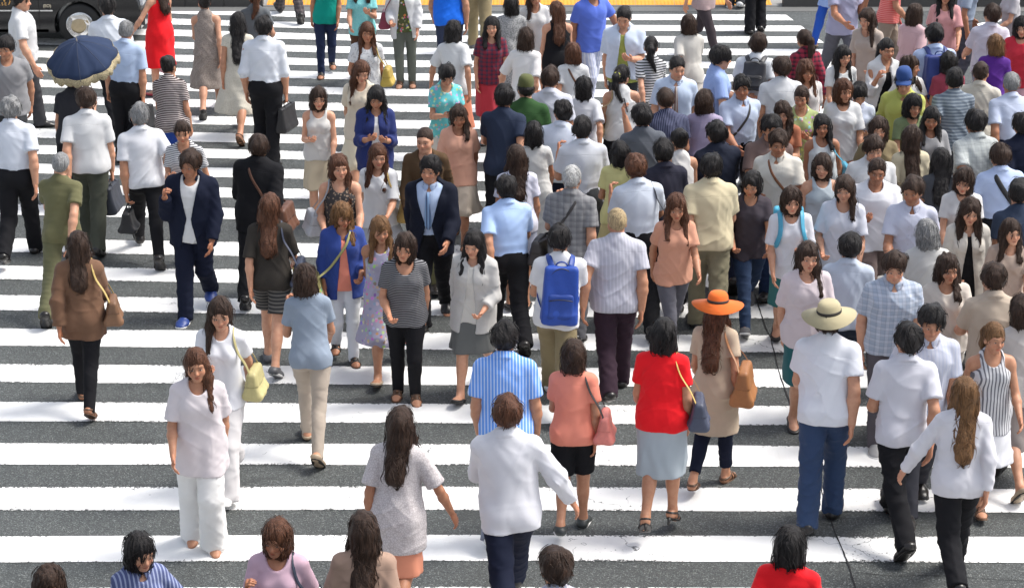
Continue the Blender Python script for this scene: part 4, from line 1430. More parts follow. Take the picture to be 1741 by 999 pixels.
painted_line('lane_line', [(1560, 66), (1620, 50), (1680, 39), (1720, 31), (1760, 27), (1900, 6)], .11, m_paint, .004, .004)
painted_line('lane_line', [(1700, 56), (1715, 51), (1750, 41), (1850, 16)], .11, m_paint, .004, .004)
m_crack = plain_mat((.012, .012, .013), .9, 0, 'crack')
painted_line('road_crack', [(1283, 500), (1296, 540), (1310, 575), (1327, 640), (1345, 690), (1362, 740), (1385, 800), (1404, 855), (1420, 905), (1443, 960), (1456, 1005), (1480, 1090)], .011, m_crack, .008, .004)
painted_line('road_crack', [(1455, 972), (1520, 978), (1600, 977), (1700, 984), (1800, 990)], .006, m_crack, .006, .005)
painted_line('road_crack', [(205, 443), (240, 450), (262, 441), (300, 446), (340, 440)], .008, m_crack, .006, .012)

# ------------------------------------------------------------------ far kerb, gutter and pavement
m_kerb = plain_mat((.17, .17, .165), .75, 0, 'kerb_stone', .4)
m_kerb2 = plain_mat((.075, .072, .068), .75, 0, 'dark_stone', .4)
gx0, gx1 = float(at(448, 11)[0]), float(at(1330, 11)[0])
gy = float(at(870, 20)[1])
tag(mesh_obj('gutter', [(-30, gy, .004), (30, gy, .004), (30, KERB_Y, .006), (-30, KERB_Y, .006)], [(0, 1, 2, 3)], plain_mat((.13, .132, .128), .75, 0, 'gutter_concrete', .6)), kind='structure')
def kerb_run(x0, x1, hgt, mat, dp=.16):
    n = max(1, int(round((x1 - x0) / .6))); st = (x1 - x0) / n
    for i in range(n):
        a, b_ = x0 + i * st + .004, x0 + (i + 1) * st - .004
        prof = [(KERB_Y, -.02), (KERB_Y, hgt - .015), (KERB_Y + .012, hgt), (KERB_Y + dp, hgt), (KERB_Y + dp, -.02)]
        vs = [(x, y, z) for x in (a, b_) for y, z in prof]
        fs = [(k, k + 1, k + 6, k + 5) for k in range(4)] + [(4, 3, 2, 1, 0), (5, 6, 7, 8, 9)]
        o = mesh_obj('kerb_stone', vs, [f[::-1] for f in fs], mat, None, False)
        tag(o, kind='structure')
kerb_run(gx0 - 9, gx0, .15, m_kerb2); kerb_run(gx0, gx1, .02, m_kerb, .05); kerb_run(gx1, gx1 + 9, .15, m_kerb2)
m_pave, nt, b = new_mat('paving'); L = nt.links
tc = N(nt, 'ShaderNodeTexCoord')
br = N(nt, 'ShaderNodeTexBrick', Scale=1.0); br.inputs['Mortar Size'].default_value = .006; br.inputs['Brick Width'].default_value = .3; br.inputs['Row Height'].default_value = .3; br.offset = 0
br.inputs['Color1'].default_value = (.27, .26, .245, 1); br.inputs['Color2'].default_value = (.22, .215, .205, 1); br.inputs['Mortar'].default_value = (.09, .09, .085, 1)
L.new(tc.outputs['Object'], br.inputs['Vector'])
no = N(nt, 'ShaderNodeTexNoise', Scale=3.0, Detail=5.0); L.new(tc.outputs['Object'], no.inputs['Vector'])
L.new(mixc(nt, mth(nt, 'MULTIPLY', ramp(nt, no.outputs[0], .4, .7), .35), br.outputs[0], (.13, .125, .12)), b.inputs['Base Color']); b.inputs['Roughness'].default_value = .75
ky = KERB_Y + .16; kd = KERB_Y + .05; k2 = ky + 1.6
vs = [(-60, ky, .15), (gx0 - .6, ky, .15), (gx0, kd, .02), (gx1, kd, .02), (gx1 + .6, ky, .15), (60, ky, .15),
      (-60, k2, .15), (gx0 - .6, k2, .15), (gx0, k2, .15), (gx1, k2, .15), (gx1 + .6, k2, .15), (60, k2, .15), (-60, ky + 60, .15), (60, ky + 60, .15)]
tag(mesh_obj('pavement', vs, [(0, 1, 7, 6), (1, 2, 8, 7), (2, 3, 9, 8), (3, 4, 10, 9), (4, 5, 11, 10), (6, 7, 8, 9, 10, 11, 13, 12)], m_pave, None, False), kind='structure')
# yellow tactile paving: 30 cm tiles with raised dots, laid behind the dropped kerb
m_tac, nt, b = new_mat('tactile_yellow'); L = nt.links
tc = N(nt, 'ShaderNodeTexCoord')
no = N(nt, 'ShaderNodeTexNoise', Scale=5.0, Detail=5.0); L.new(tc.outputs['Object'], no.inputs['Vector'])
L.new(mixc(nt, mth(nt, 'MULTIPLY', ramp(nt, no.outputs[0], .42, .72), .55), (.80, .33, .025), (.50, .24, .05)), b.inputs['Base Color']); b.inputs['Roughness'].default_value = .7
n = int((gx1 - gx0) / .3)
tv, tf = [], []
sl = (.15 - .02) / (k2 - kd)
def tz(y): return .02 + (y - kd) * sl
for r_ in range(2):
    for i in range(n):
        x0 = gx0 + .05 + i * .3; y0 = kd + .004 + r_ * .302
        o0 = len(tv)
        for (dx, dy, dz) in ((0, 0, .004), (.292, 0, .004), (.292, .292, .004), (0, .292, .004)):
            tv.append((x0 + dx, y0 + dy, tz(y0 + dy) + dz))
        tf.append((o0, o0 + 1, o0 + 2, o0 + 3))
        for a in range(5):
            for c_ in range(5):
                cx, cy = x0 + .03 + a * .058, y0 + .03 + c_ * .058; o1 = len(tv); z = tz(cy) + .0045
                for k in range(6): tv.append((cx + .014 * math.cos(k * math.pi / 3), cy + .014 * math.sin(k * math.pi / 3), z))
                for k in range(6): tv.append((cx + .009 * math.cos(k * math.pi / 3), cy + .009 * math.sin(k * math.pi / 3), z + .005))
                tf += [(o1 + k, o1 + (k + 1) % 6, o1 + 6 + (k + 1) % 6, o1 + 6 + k) for k in range(6)] + [tuple(range(o1 + 6, o1 + 12))]
tag(mesh_obj('tactile_paving', tv, tf, m_tac, None, False), kind='structure')

# ------------------------------------------------------------------ black saloon car waiting at the left end of the crossing
def car():
    wc = at(138, 80)
    root = empty('car', (wc[0], wc[1], 0))
    tag(root, 'black saloon car with gold lettering and a silver trim strip, waiting left of the crosswalk', 'car')
    paint = plain_mat((.006, .006, .007), .12, 0, 'black_paint'); chrome = plain_mat((.62, .62, .62), .15, 1.0, 'chrome')
    rub = plain_mat((.012, .012, .012), .8, 0, 'tyre_rubber', .3); glass = plain_mat((.01, .012, .014), .05, 0, 'dark_glass')
    gold = plain_mat((.62, .34, .10), .4, .3, 'gold_letter'); cream = plain_mat((.62, .55, .40), .5, 0, 'cream_letter')
    WB, FO, RO, WD = 2.78, .86, 1.06, 1.70        # wheelbase, overhangs, width; the front wheel is the origin
    # side outline, nose to the right, with wheel arches
    def arch(cx, r=.355, n=14): return [(cx + r * math.cos(a), .31 + r * math.sin(a)) for a in np.linspace(-.35, math.pi + .35, n)]
    low = [(FO, .24), (.40, .19)] + arch(0) + [(-.40, .19), (-WB + .40, .19)] + arch(-WB) + [(-WB - .40, .22), (-WB - RO, .28)]
    up = [(-WB - RO - .03, .55), (-WB - RO, .86), (-WB - .35, .97), (-WB + .05, 1.0), (-1.4, 1.0), (-.60, .99), (.1, .93), (.70, .80), (FO, .66), (FO + .03, .45)]
    out = low + up
    n = len(out)
    lays = [(.0, .045), (.05, .012), (.16, 0), (WD - .16, 0), (WD - .05, .012), (WD, .045)]
    vs = []
    cxm, czm = -1.3, .6
    for y, ins in lays:
        for x, z in out:
            vs.append((x + (cxm - x) * ins * .25, y, z + (czm - z) * ins * .9))
    fs = []
    for i in range(len(lays) - 1):
        for k in range(n):
            a = i * n + k; b_ = i * n + (k + 1) % n
            fs.append((a, b_, b_ + n, a + n))
    import bmesh
    body = mesh_obj('body', vs, fs + [tuple(range(n - 1, -1, -1)), tuple(range(5 * n, 6 * n))], paint, root, True)
    bm = bmesh.new(); bm.from_mesh(body.data); bmesh.ops.triangulate(bm, faces=[f for f in bm.faces if len(f.verts) > 4]); bmesh.ops.recalc_face_normals(bm, faces=bm.faces); bm.to_mesh(body.data); bm.free()
    for p in body.data.polygons: p.use_smooth = abs(p.normal.y) < .75
    # cabin
    prof = [(-WB + .02, .98), (-WB + .55, 1.36), (-WB + 1.0, 1.44), (-1.25, 1.44), (-.75, 1.30), (-.22, .96)]
    vs = []
    for y, k in ((.10, 0), (.24, 1), (WD - .24, 1), (WD - .10, 0)):
        for x, z in prof: vs.append((x, y if z < 1.1 else y + (.11 if y < .8 else -.11) * (z - .98) / .46, z))
    m = len(prof)
    fs = [(i * m + k, i * m + k + 1, (i + 1) * m + k + 1, (i + 1) * m + k) for i in range(3) for k in range(m - 1)] + [tuple(range(m)), tuple(range(4 * m - 1, 3 * m - 1, -1))]
    mesh_obj('cabin', vs, fs, paint, root, False)
    for x0, x1, x2, x3 in ((-1.32, -.42, -.80, -1.32), (-WB + .42, -1.40, -1.40, -WB + .72)):
        z0, z1 = 1.02, 1.38
        ya, yb = .10 + .11 * (z0 - .98) / .46 - .006, .10 + .11 * (z1 - .98) / .46 - .006
        mesh_obj('side_window', [(x0, ya, z0), (x1, ya, z0), (x2, yb, z1), (x3, yb, z1), (x0, ya + .004, z0), (x1, ya + .004, z0), (x2, yb + .004, z1), (x3, yb + .004, z1)],
                 [(0, 1, 2, 3), (7, 6, 5, 4), (0, 4, 5, 1), (1, 5, 6, 2), (2, 6, 7, 3), (3, 7, 4, 0)], glass, root, False)
    # doors: panels a few millimetres proud, with a joint between them
    for x0, x1 in ((-1.36, -.565), (-WB + .42, -1.37)):
        v, f = box(((x0 + x1) / 2, -.004, .60), ((x1 - x0) / 2 - .004, .008, .34))
        d = mesh_obj('door', v, f, paint, root, False)
        bv = d.modifiers.new('b', 'BEVEL'); bv.width = .006; bv.segments = 2
        v, f = box((x0 + .13, -.022, .84), (.075, .010, .014)); mesh_obj('handle', v, f, chrome, d, False)
    for x0, x1 in ((-WB + .40, -1.372), (-1.358, -.568), (-.552, -.37)):
        v, f = box(((x0 + x1) / 2, -.019, .53), ((x1 - x0) / 2, .007, .010)); mesh_obj('trim_strip', v, f, chrome, root, False)
    v, f = box((-1.4, .03, .235), (.95, .03, .02)); mesh_obj('sill', v, f, chrome, root, False)
    for cx in (0, -WB):
        for y, out_ in ((.10, -1), (WD - .10, 1)):
            wh = empty('wheel'); wh.parent = root; wh.location = (cx, y, .31)
            prof = [(.19, -.085), (.285, -.095), (.305, -.07), (.31, -.03), (.31, .03), (.305, .07), (.285, .095), (.19, .085)]
            k = 40
            vv = [(r * math.cos(2 * math.pi * i / k), z, r * math.sin(2 * math.pi * i / k)) for r, z in prof for i in range(k)]
            ff = [(a * k + i, a * k + (i + 1) % k, (a + 1) * k + (i + 1) % k, (a + 1) * k + i) for a in range(7) for i in range(k)]
            mesh_obj('tyre', vv, ff, rub, wh)
            prof = [(.192, .09 * out_), (.185, .082 * out_), (.150, .075 * out_), (.0, .07 * out_)]
            vv = [(r * math.cos(2 * math.pi * i / k), z, r * math.sin(2 * math.pi * i / k)) for r, z in prof for i in range(k)]
            ff = [(a * k + i, a * k + (i + 1) % k, (a + 1) * k + (i + 1) % k, (a + 1) * k + i) for a in range(3) for i in range(k)]
            rim = mesh_obj('rim', vv, ff, plain_mat((.05, .05, .05), .4, .6, 'dark_alloy'), wh)
            parts = []
            for i in range(34):
                a = 2 * math.pi * i / 34
                parts.append(box((.168 * math.cos(a), (.082) * out_, .168 * math.sin(a)), (.017, .006, .0065), roty(-a)))
            parts.append(lathe([(.19, 0), (.194, .004), (.186, .008)], 40, rotx(math.pi / 2 * (1 if out_ < 0 else -1)), V(0, .088 * out_, 0)))
            v, f = join(parts); mesh_obj('rim_slots', v, f, chrome, wh, False)
            v, f = lathe([(.138, 0), (.134, .012), (.09, .020), (.02, .024), (.002, .024)], 36, rotx(math.pi / 2 * (1 if out_ < 0 else -1)), V(0, .076 * out_, 0))
            mesh_obj('hub_cap', v, f, plain_mat((.42, .34, .22), .35, .5, 'hub_metal'), wh)
    for y in (.16, WD - .16):
        v, f = box((FO + .01, y + (.06 if y < .8 else -.06), .64), (.03, .14, .055)); mesh_obj('headlight', v, f, plain_mat((.6, .62, .64), .1, 0, 'lamp_glass'), root, False)
    v, f = box((FO + .015, WD / 2, .38), (.05, WD / 2 - .05, .07)); mesh_obj('bumper', v, f, paint, root, False)
    def txt(s, x, z, size, mat, y=-.0145):
        cu = bpy.data.curves.new('lettering', 'FONT'); cu.body = s; cu.size = size; cu.extrude = .001; cu.align_x = 'CENTER'; cu.offset = size * .012
        o = bpy.data.objects.new('lettering', cu); COL.objects.link(o); o.parent = root
        cu.materials.append(mat)
        me = bpy.data.meshes.new_from_object(o); bpy.data.objects.remove(o)
        o = bpy.data.objects.new('lettering', me); COL.objects.link(o); o.parent = root
        o.location = (x, y, z); o.rotation_euler = (math.pi / 2, 0, 0)
    sx = 1 / 118.0
    txt('A S E', (10 - 138) * sx, .605, .06, gold)
    txt('W)', (13 - 138) * sx, .655, .17, gold)
    # small cream letters on the front wing
    txt('(EO)', (85 - 138) * sx, .575, .06, cream, -.001)
car()
# ------------------------------------------------------------------ the crowd
W = (.70, .705, .71); OW = (.68, .66, .61); LB = (.47, .58, .78); PB = (.62, .70, .84); NV = (.010, .013, .028); K = (.012, .012, .014)
CH = (.04, .042, .046); GR = (.22, .22, .23); LG = (.48, .48, .48); KH = (.25, .20, .11); BE = (.48, .40, .29); CR = (.66, .58, .40)
OL = (.13, .125, .06); BR = (.10, .05, .03); TP = (.19, .155, .13); OR = (.70, .13, .03); CO = (.78, .26, .18); RD = (.78, .008, .015)
PK = (.62, .34, .40); TE = (.0, .28, .22); TQ = (.14, .54, .56); BB = (.01, .15, .75); DN = (.055, .09, .18); YL = (.62, .58, .26)
LM = (.44, .46, .12); PU = (.09, .02, .22); LV = (.52, .50, .60); MG = (.62, .015, .14); BG = (.36, .42, .50); BD = (.02, .06, .30)

def dim(c): return tuple(v * (1 if max(c) < .5 else 1 - .12 * (max(c) - .5) / .2 if max(c) < .7 else .88) for v in c) if max(c) - min(c) < .35 else c
def t(k, c, pat=None, c2=None, **kw):
    c = dim(c)
    sc = kw.pop('sc', 1.0)
    return dict(k=k, c=(c, pat, c2, .85, sc, 'shirt' if k == 'shirt' else 'tee' if k in ('tee', 'blouse', 'jacket', 'cardigan') else None), **kw)
def b(k, c, pat=None, c2=None, **kw): return dict(k=k, c=(c, pat, c2), **kw)
LS = ('leather', (.014, .012, .011)); SN = ('sneaker', (.68, .68, .67)); SG = ('sneaker', (.10, .10, .105)); SB = ('sneaker', (.02, .05, .22))
SD = ('sandal', (.10, .05, .025)); SK = ('sandal', (.02, .018, .016)); FL = ('flat', (.02, .018, .018)); FB = ('flat', (.42, .32, .22)); FR = ('flat', (.55, .06, .08))
PEOPLE = []
def P(x, y, sex, hd, hair, top, bot, shoe, label, bags=(), feet=False, **kw):
    H = kw.pop('H', 1.72 if sex == 'm' else 1.60)
    PEOPLE.append(dict(x=x, y=y, sex=sex, hd=hd, hair=hair, top=top, bot=bot, shoe=shoe, label=label, bags=bags, feet=feet, H=H, **kw))
def bag(kind, c, side, label, **kw): return dict(kind=kind, c=c, side=side, label=label, **kw)

# far edge, heads above the picture
P(493, 40, 'm', 5, ('short', 'k'), t('tee', CH), b('trousers', (.05, .045, .05), 'plaid', (.12, .1, .1)), LS, 'person in dark checked trousers walking off towards the yellow tactile paving, left', feet=True)
P(556, 138, 'f', 178, ('long', 'b'), t('tank', TE, n=.09, hem=-.10), b('slim', (.02, .03, .07)), SK, 'person in teal green tank top and dark jeans near the top edge', feet=True, arm='sd')
P(618, 150, 'f', 172, ('wavy', 'b'), t('tee', TQ, 'mottle', (.3, .62, .62)), b('shorts', BR, l=-.8), SD, 'person in bright turquoise tee and brown shorts at the far side', feet=True, arm='hs')
P(690, 158, 'f', 180, ('bob', 'k'), t('cardigan', W, open=.08), b('slim', (.11, .12, .10)), SD, 'person in open white cardigan over floral top with grey green trousers', feet=True, under=t('tee', (.08, .09, .04), 'floral', (.4, .2, .08), n=.12), arm='ss', bags=[bag('shoulder', (.20, .02, .05), 1, 'wine red shoulder bag beside the open white cardigan')])
P(765, 150, 'm', 4, ('short', 'k'), t('tee', BB), b('trousers', (.04, .05, .09)), SG, 'person in vivid blue tee seen from behind at the top edge', feet=True, arm='ss', w=1.06)
P(815, 96, 'm', -4, ('short', 'b'), t('tee', (.3, .3, .28)), b('trousers', KH), SG, 'person in khaki trousers carrying a beige backpack at the far kerb', feet=True, bags=[bag('back', BE, 1, 'beige backpack worn by the person in khaki trousers')])
P(868, -8, 'f', 8, ('bob', 'k'), t('dress', (.11, .12, .12), 'mottle', (.5, .5, .5), sl=.5), None, FL, 'person in speckled grey dress with black bobbed hair', arm='ds')
P(908, -22, 'f', 186, ('long', 'b'), t('blouse', W, 'lace', OW), b('skirt', OW, l=-.36), FB, 'person in white lace blouse and off white skirt, top centre', arm='sb')
P(945, 2, 'f', 2, ('long', 'r'), t('tank', K, n=.09, hem=-.12), b('skirt', (.02, .02, .025), l=-.40), SK, 'person in black tank top with long brown hair, back view', arm='ss')
P(1012, -38, 'm', -150, ('short', 'k'), t('tee', (.10, .17, .62)), b('trousers', (.42, .46, .62), 'vstripe', (.62, .64, .7)), SN, 'person in royal blue tee and pale striped trousers striding sideways', arm='os')
P(1060, 12, 'm', 180, ('crew', 'k'), t('shirt', PB, hem=-.04, lo=.02), b('trousers', CH), LS, 'person in pale blue shirt over an olive tee, looking down', arm='hd', nod=.35, under=t('tee', (.30, .33, .08)), topk='open', w=1.05)
P(1170, 24, 'f', 20, ('bob', 'b'), t('blouse', (.52, .50, .46)), b('skirt', (.45, .42, .38), l=-.5), SD, 'person in stone beige blouse and long skirt, back view', arm='ss')
P(1195, 108, 'f', -120, ('long', 'b'), t('tee', (.38, .28, .28)), b('slim', (.05, .04, .045)), SD, 'person in mauve tee and dark trousers walking right by the kerb', feet=True, arm='ok')
P(1283, 62, 'm', 3, ('short', 'k'), t('shirt', (.2, .25, .35)), b('trousers', K), LS, 'person in black trousers and black shoes leaving the far end of the stripes', feet=True)
P(1250, 20, 'm', -6, ('short', 'k'), t('tee', (.3, .3, .32)), b('trousers', CH), SN, 'person in charcoal trousers and white sneakers stepping on to the yellow tiles', feet=True)
P(1412, 88, 'f', 118, ('bob', 'k'), t('blouse', (.30, .42, .72), hem=-.24, fl=.03), b('slim', (.02, .09, .45)), FB, 'person in loose pale blue tunic and bright blue trousers beyond the stripes', feet=True, arm='so')
P(1366, 50, 'f', 30, ('pony', 'b'), t('shirt', (.35, .03, .06), 'plaid', (.02, .02, .03), hem=-.06, sl=1.9), b('shorts', (.05, .05, .07)), SG, 'person in red and black checked shirt tied back hair', arm='hs')
P(1522, -72, 'm', -105, ('short', 'b'), t('shirt', (.70, .12, .10), 'hstripe', (.8, .3, .28), hem=-.05, sc=.7), b('trousers', (.34, .27, .21)), SD, 'person in coral red striped shirt and tan trousers walking right', arm='os', bags=[bag('tote', (.52, .02, .05), -1, 'crimson tote bag carried by the coral striped shirt')])
P(1440, -60, 'm', -170, ('short', 'k'), t('tee', (.36, .36, .5)), b('trousers', (.1, .1, .12)), SG, 'person in lavender grey tee near the top right corner', arm='ss')
# left
P(34, -18, 'm', -75, ('short', 'k'), t('shirt', W, hem=-.03), b('trousers', (.05, .05, .055)), LS, 'person in white shirt hurrying sideways past the black car', arm='so', w=1.12)
P(183, -6, 'm', 12, ('short', 'k'), t('shirt', (.72, .76, .82)), b('trousers', K), LS, 'person in white shirt beside the car wheel, back view', arm='sd')
P(265, -42, 'f', 35, ('long', 'b'), t('dress', RD, sw=.22), None, FR, 'person in scarlet dress and pink scarf walking left of the knit dress', arm='os', bags=[bag('shop', PK, 1, 'pink shopping bag beside the scarlet dress')])
P(214, 34, 'm', -4, ('crew', 'g'), t('shirt', LB), b('trousers', K), LS, 'person in light blue shirt with short grey hair, right of the parasol', arm='dd', w=1.08, bags=[bag('case', K, 1, 'black briefcase of the grey haired person in light blue')])
P(118, 118, 'f', 4, ('bun', 'k'), t('tee', (.03, .03, .035)), b('skirt', K, l=-.5), FL, 'person in black skirt sheltering under the navy parasol', arm='du', bags=[bag('shop', MG, -1, 'magenta shopping bag hanging below the navy parasol')], parasol=dict(label='navy parasol with scalloped beige lace trim', c=((.03, .045, .09),), c2=(.50, .42, .26), side=1))
P(286, 94, 'f', -10, ('bun', 'k'), t('tee', (.05, .03, .03), 'hstripe', (.55, .5, .48), sc=.6), b('shorts', BD, l=-.7), SD, 'person in brown striped tee and royal blue shorts, hair in a bun', arm='hs', bags=[bag('tote', (.04, .42, .45), -1, 'turquoise tote bag beside the royal blue shorts')])
P(345, -12, 'f', 0, ('bun', 'k'), t('dress', TP, 'mottle', (.34, .29, .26), sw=.18), None, FL, 'person in sleeveless taupe knit dress and black flats, back view', arm='ss')
P(405, 20, 'f', 3, ('long', 'k'), t('dress', (.68, .64, .54), 'lace', (.5, .46, .38), sl=.3), None, SD, 'person in cream lace dress with long black hair, bare legs', arm='ds')
P(434, -20, 'f', 0, ('pony', 'r'), t('tee', (.11, .12, .13)), b('slim', K), SG, 'person in slate grey tee with red brown ponytail, top left', arm='ss')
P(447, 27, 'm', -2, ('short', 'k'), t('shirt', (.74, .77, .83), sl=1.95), b('trousers', K), LS, 'person in crisp white long sleeved shirt carrying a slim black briefcase', arm='sd', bags=[bag('case', K, 1, 'slim black briefcase held in the middle of the stripes, upper left')], w=1.05)
P(8, 62, 'm', 178, ('short', 'k'), t('tee', (.24, .24, .25)), b('trousers', CH), SN, 'person in plain grey tee at the left edge, facing the camera', arm='ss')
P(16, 164, 'm', 0, ('short', 'g'), t('shirt', (.70, .74, .82)), b('trousers', K), LS, 'person in white shirt and black trousers at the far left edge, back view', arm='ss')
P(146, 148, 'm', -2, ('short', 'b'), t('shirt', W, hem=-.03), b('trousers', (.06, .065, .05)), LS, 'person in untucked white shirt carrying a dark briefcase, left side', arm='sd', w=1.08, bags=[bag('case', (.03, .035, .05), 1, 'dark navy briefcase below the untucked white shirt')])
P(104, 258, 'm', 2, ('thin', 'g'), t('tee', OL), b('trousers', (.12, .118, .06)), LS, 'person dressed all in olive with thinning grey hair, back view', arm='ss')
P(237, 176, 'm', 6, ('short', 'g'), t('shirt', (.77, .78, .82), hem=-.02), b('slim', K), LS, 'person in loose white shirt carrying a round black bag, left of centre', arm='dk', w=1.06, bags=[bag('hand', K, -1, 'round black handbag by the loose white shirt', size=(.26, .12, .22))])
P(322, 256, 'm', 184, ('short', 'b'), t('jacket', NV), b('trousers', NV), SB, 'person in open navy jacket over white shirt facing the camera', arm='ss', under=t('tee', W, sl=.25))
P(308, 205, 'f', 172, ('pony', 'b'), t('tee', W, 'hstripe', (.05, .05, .07), sc=.55), b('slim', (.6, .6, .62)), SN, 'person in fine black and white striped tee with white trousers', arm='sh')
P(437, 228, 'm', -2, ('short', 'b'), t('jacket', K, sl=1.55), b('trousers', K), LS, 'person in black suit jacket with cuffs pushed up and tan shoulder strap', arm='ss', w=1.06, under=t('shirt', W, sl=.25), bags=[bag('cross', (.13, .05, .025), 1, 'brown leather crossbody bag against the black suit', size=(.36, .12, .26), z=.02)])
P(466, 632, 'f', -8, ('long', 'r'), t('tee', (.04, .035, .03), sl=.9), b('shorts', (.04, .04, .04), 'hstripe', (.14, .13, .12), l=-.75), SG, 'person in black shorts and grey sneakers with long auburn hair', feet=True, arm='ss', bags=[bag('shoulder', (.05, .06, .10), 1, 'navy shoulder bag with gold clasp beside black shorts', clasp=1)])
# centre left
P(542, 148, 'f', 178, ('bob', 'b'), t('tank', (.62, .60, .57), n=.10), b('skirt', (.50, .42, .30), l=-.40), FB, 'person in pale grey tank top and beige skirt facing the camera', arm='sh')
P(624, 38, 'f', 176, ('long', 'r'), t('tee', W, 'dots', (.4, .4, .42)), b('skirt', OW, l=-.3), SD, 'person in white dotted tee with long chestnut hair, facing the camera', arm='sb', bags=[bag('shoulder', (.46, .33, .06), -1, 'mustard yellow shoulder bag behind the navy cardigan')])
P(616, 104, 'f', 182, ('long', 'r'), t('blouse', (.66, .58, .46)), b('skirt', (.64, .58, .44), l=-.44), FB, 'person in cream blouse and matching cream skirt, chestnut hair', arm='ss')
P(641, 148, 'f', 184, ('long', 'k'), t('cardigan', (.018, .03, .13), sl=1.5), b('shorts', K), FL, 'person in navy cardigan over white tee, hands together at the waist', arm='hh', under=t('tee', W), nod=.3)
P(762, 112, 'f', 178, ('short', 'k'), t('tee', TQ, 'floral', (.62, .6, .5)), b('wide', (.62, .60, .56)), SD, 'person in turquoise floral tee looking down at a phone', arm='hh', nod=.45, bags=[bag('phone', K, 1, 'black phone held against the turquoise floral tee')])
P(772, 34, 'f', -25, ('bob', 'k'), t('blouse', W, fl=.02), b('skirt', (.68, .24, .14), l=-.5, sw=.24), SD, 'person in airy white blouse and terracotta skirt striding right', arm='ok')
P(884, 131, 'm', 0, ('crew', 'k'), t('tee', (.035, .085, .03)), b('trousers', (.05, .05, .045)), SG, 'person in forest green tee and olive cap, back view', arm='ss', hat=('cap', ((.10, .11, .04),)), w=1.05)
P(846, 138, 'm', 4, ('short', 'k'), t('tee', (.03, .04, .07)), b('trousers', K), SG, 'person in dark navy tee left of the forest green tee', arm='ss')
P(836, 28, 'f', 178, ('long', 'k'), t('tee', (.20, .02, .04), 'plaid', (.03, .03, .06)), b('skirt', (.42, .04, .06), l=-.5), FL, 'person in dark red checked top and crimson skirt', arm='bs')
P(894, 46, 'f', -12, ('bob', 'b'), t('tee', (.78, .76, .75), sl=.9), b('wide', (.5, .5, .48)), SN, 'person in baggy white tee with brown bob, walking away right', arm='os')
P(958, 170, 'm', -8, ('short', 'k'), t('shirt', (.66, .71, .82), hem=-.02), b('trousers', NV), LS, 'person in bluish white shirt beside the tan shoulder bag', arm='ss', w=1.04)
P(974, 72, 'f', 2, ('bob', 'r'), t('tee', W), b('skirt', CH, l=-.45), FL, 'person with auburn bob in white tee and brown bag strap', arm='ss', bags=[bag('cross', (.14, .06, .03), 1, 'small brown crossbody bag on the auburn haired person', size=(.2, .08, .16))])
P(1044, 112, 'f', 0, ('pony', 'k'), t('tank', (.74, .74, .73), hem=-.03), b('skirt', K, l=-.42), SK, 'person in white sleeveless top with black ponytail and yellow hair tie', arm='bs', bags=[bag('shoulder', (.50, .35, .17), -1, 'soft tan shoulder bag on the white sleeveless top', size=(.34, .15, .32), z=.18)], scrunchie=1)
P(908, 206, 'f', 6, ('bob', 'k'), t('dress', (.60, .60, .58), sl=.5, sw=.2), None, SN, 'person in pale grey dress with black bob, centre', arm='ss', bags=[bag('shop', (.12, .42, .34), -1, 'mint green shopping bag with the pale grey dress')])
P(861, 298, 'm', 0, ('short', 'k'), t('shirt', (.42, .57, .86), hem=.06), b('trousers', K), LS, 'person in sky blue short sleeved shirt and black trousers, back view, centre', arm='ss', w=1.1)
P(878, 246, 'f', 4, ('long', 'b'), t('tee', (.66, .66, .76)), b('skirt', (.3, .32, .4), l=-.4), FL, 'person in lilac white tee with long dark brown hair, centre', arm='ss')
P(972, 280, 'm', -2, ('crew', 'w'), t('shirt', (.24, .24, .245), 'plaid', (.15, .15, .16), hem=-.04), b('trousers', (.10, .10, .11)), LS, 'person with white hair in grey checked shirt and dark bag strap', arm='ss', bags=[bag('cross', (.04, .035, .035), -1, 'dark crossbody bag on the grey checked shirt')], w=1.06)
P(1040, 236, 'f', 3, ('bob', 'k'), t('tee', YL), b('skirt', (.5, .42, .2), l=-.42), FB, 'person in pale yellow tee with thick black bobbed hair', arm='bs')
P(1080, 262, 'm', -4, ('short', 'r'), t('shirt', (.64, .70, .80), hem=.07), b('trousers', K), LS, 'person in white shirt with a black shoulder bag on the right hip', arm='ss', w=1.06, bags=[bag('shoulder', (.025, .03, .045), 1, 'black shoulder bag on the right hip of a white shirt', z=.02, size=(.36, .12, .28))])
P(1048, 352, 'm', -2, ('thin', 'y'), t('tee', (.44, .44, .50), 'vstripe', (.52, .52, .58), lo=.022), b('trousers', (.035, .02, .03)), LS, 'older person in lilac grey tee and dark plum trousers, fair grey hair', arm='ks', w=1.08)
P(950, 382, 'm', 0, ('short', 'k'), t('tee', (.78, .78, .79)), b('trousers', KH), SN, 'person in white tee with a bright blue sack backpack, centre', arm='ss', bags=[bag('back', (.012, .06, .34), 1, 'bright blue backpack with long straps on a white tee', size=(.30, .13, .50))])
P(733, 264, 'm', 182, ('short', 'k'), t('jacket', (.010, .012, .022), open=.075), b('trousers', K), LS, 'person in dark suit with light blue shirt and tie, facing the camera', arm='ss', w=1.06, under=t('shirt', LB, sl=.25), tie=((.22, .34, .52), 'vstripe', (.05, .08, .16)))
P(711, 216, 'm', 178, ('thin', 'b'), t('long', (.09, .055, .03)), b('trousers', OL), LS, 'person in brown sweater behind the dark suit', arm='ss')
P(654, 244, 'f', 178, ('long', 'r'), t('tee', (.82, .82, .82), sl=.9), b('skirt', (.45, .47, .50), l=-.3), SN, 'person in brilliant white tee and short grey skirt facing the camera', arm='ss', bags=[bag('shoulder', (.40, .26, .07), -1, 'ochre shoulder bag next to the brilliant white tee')])
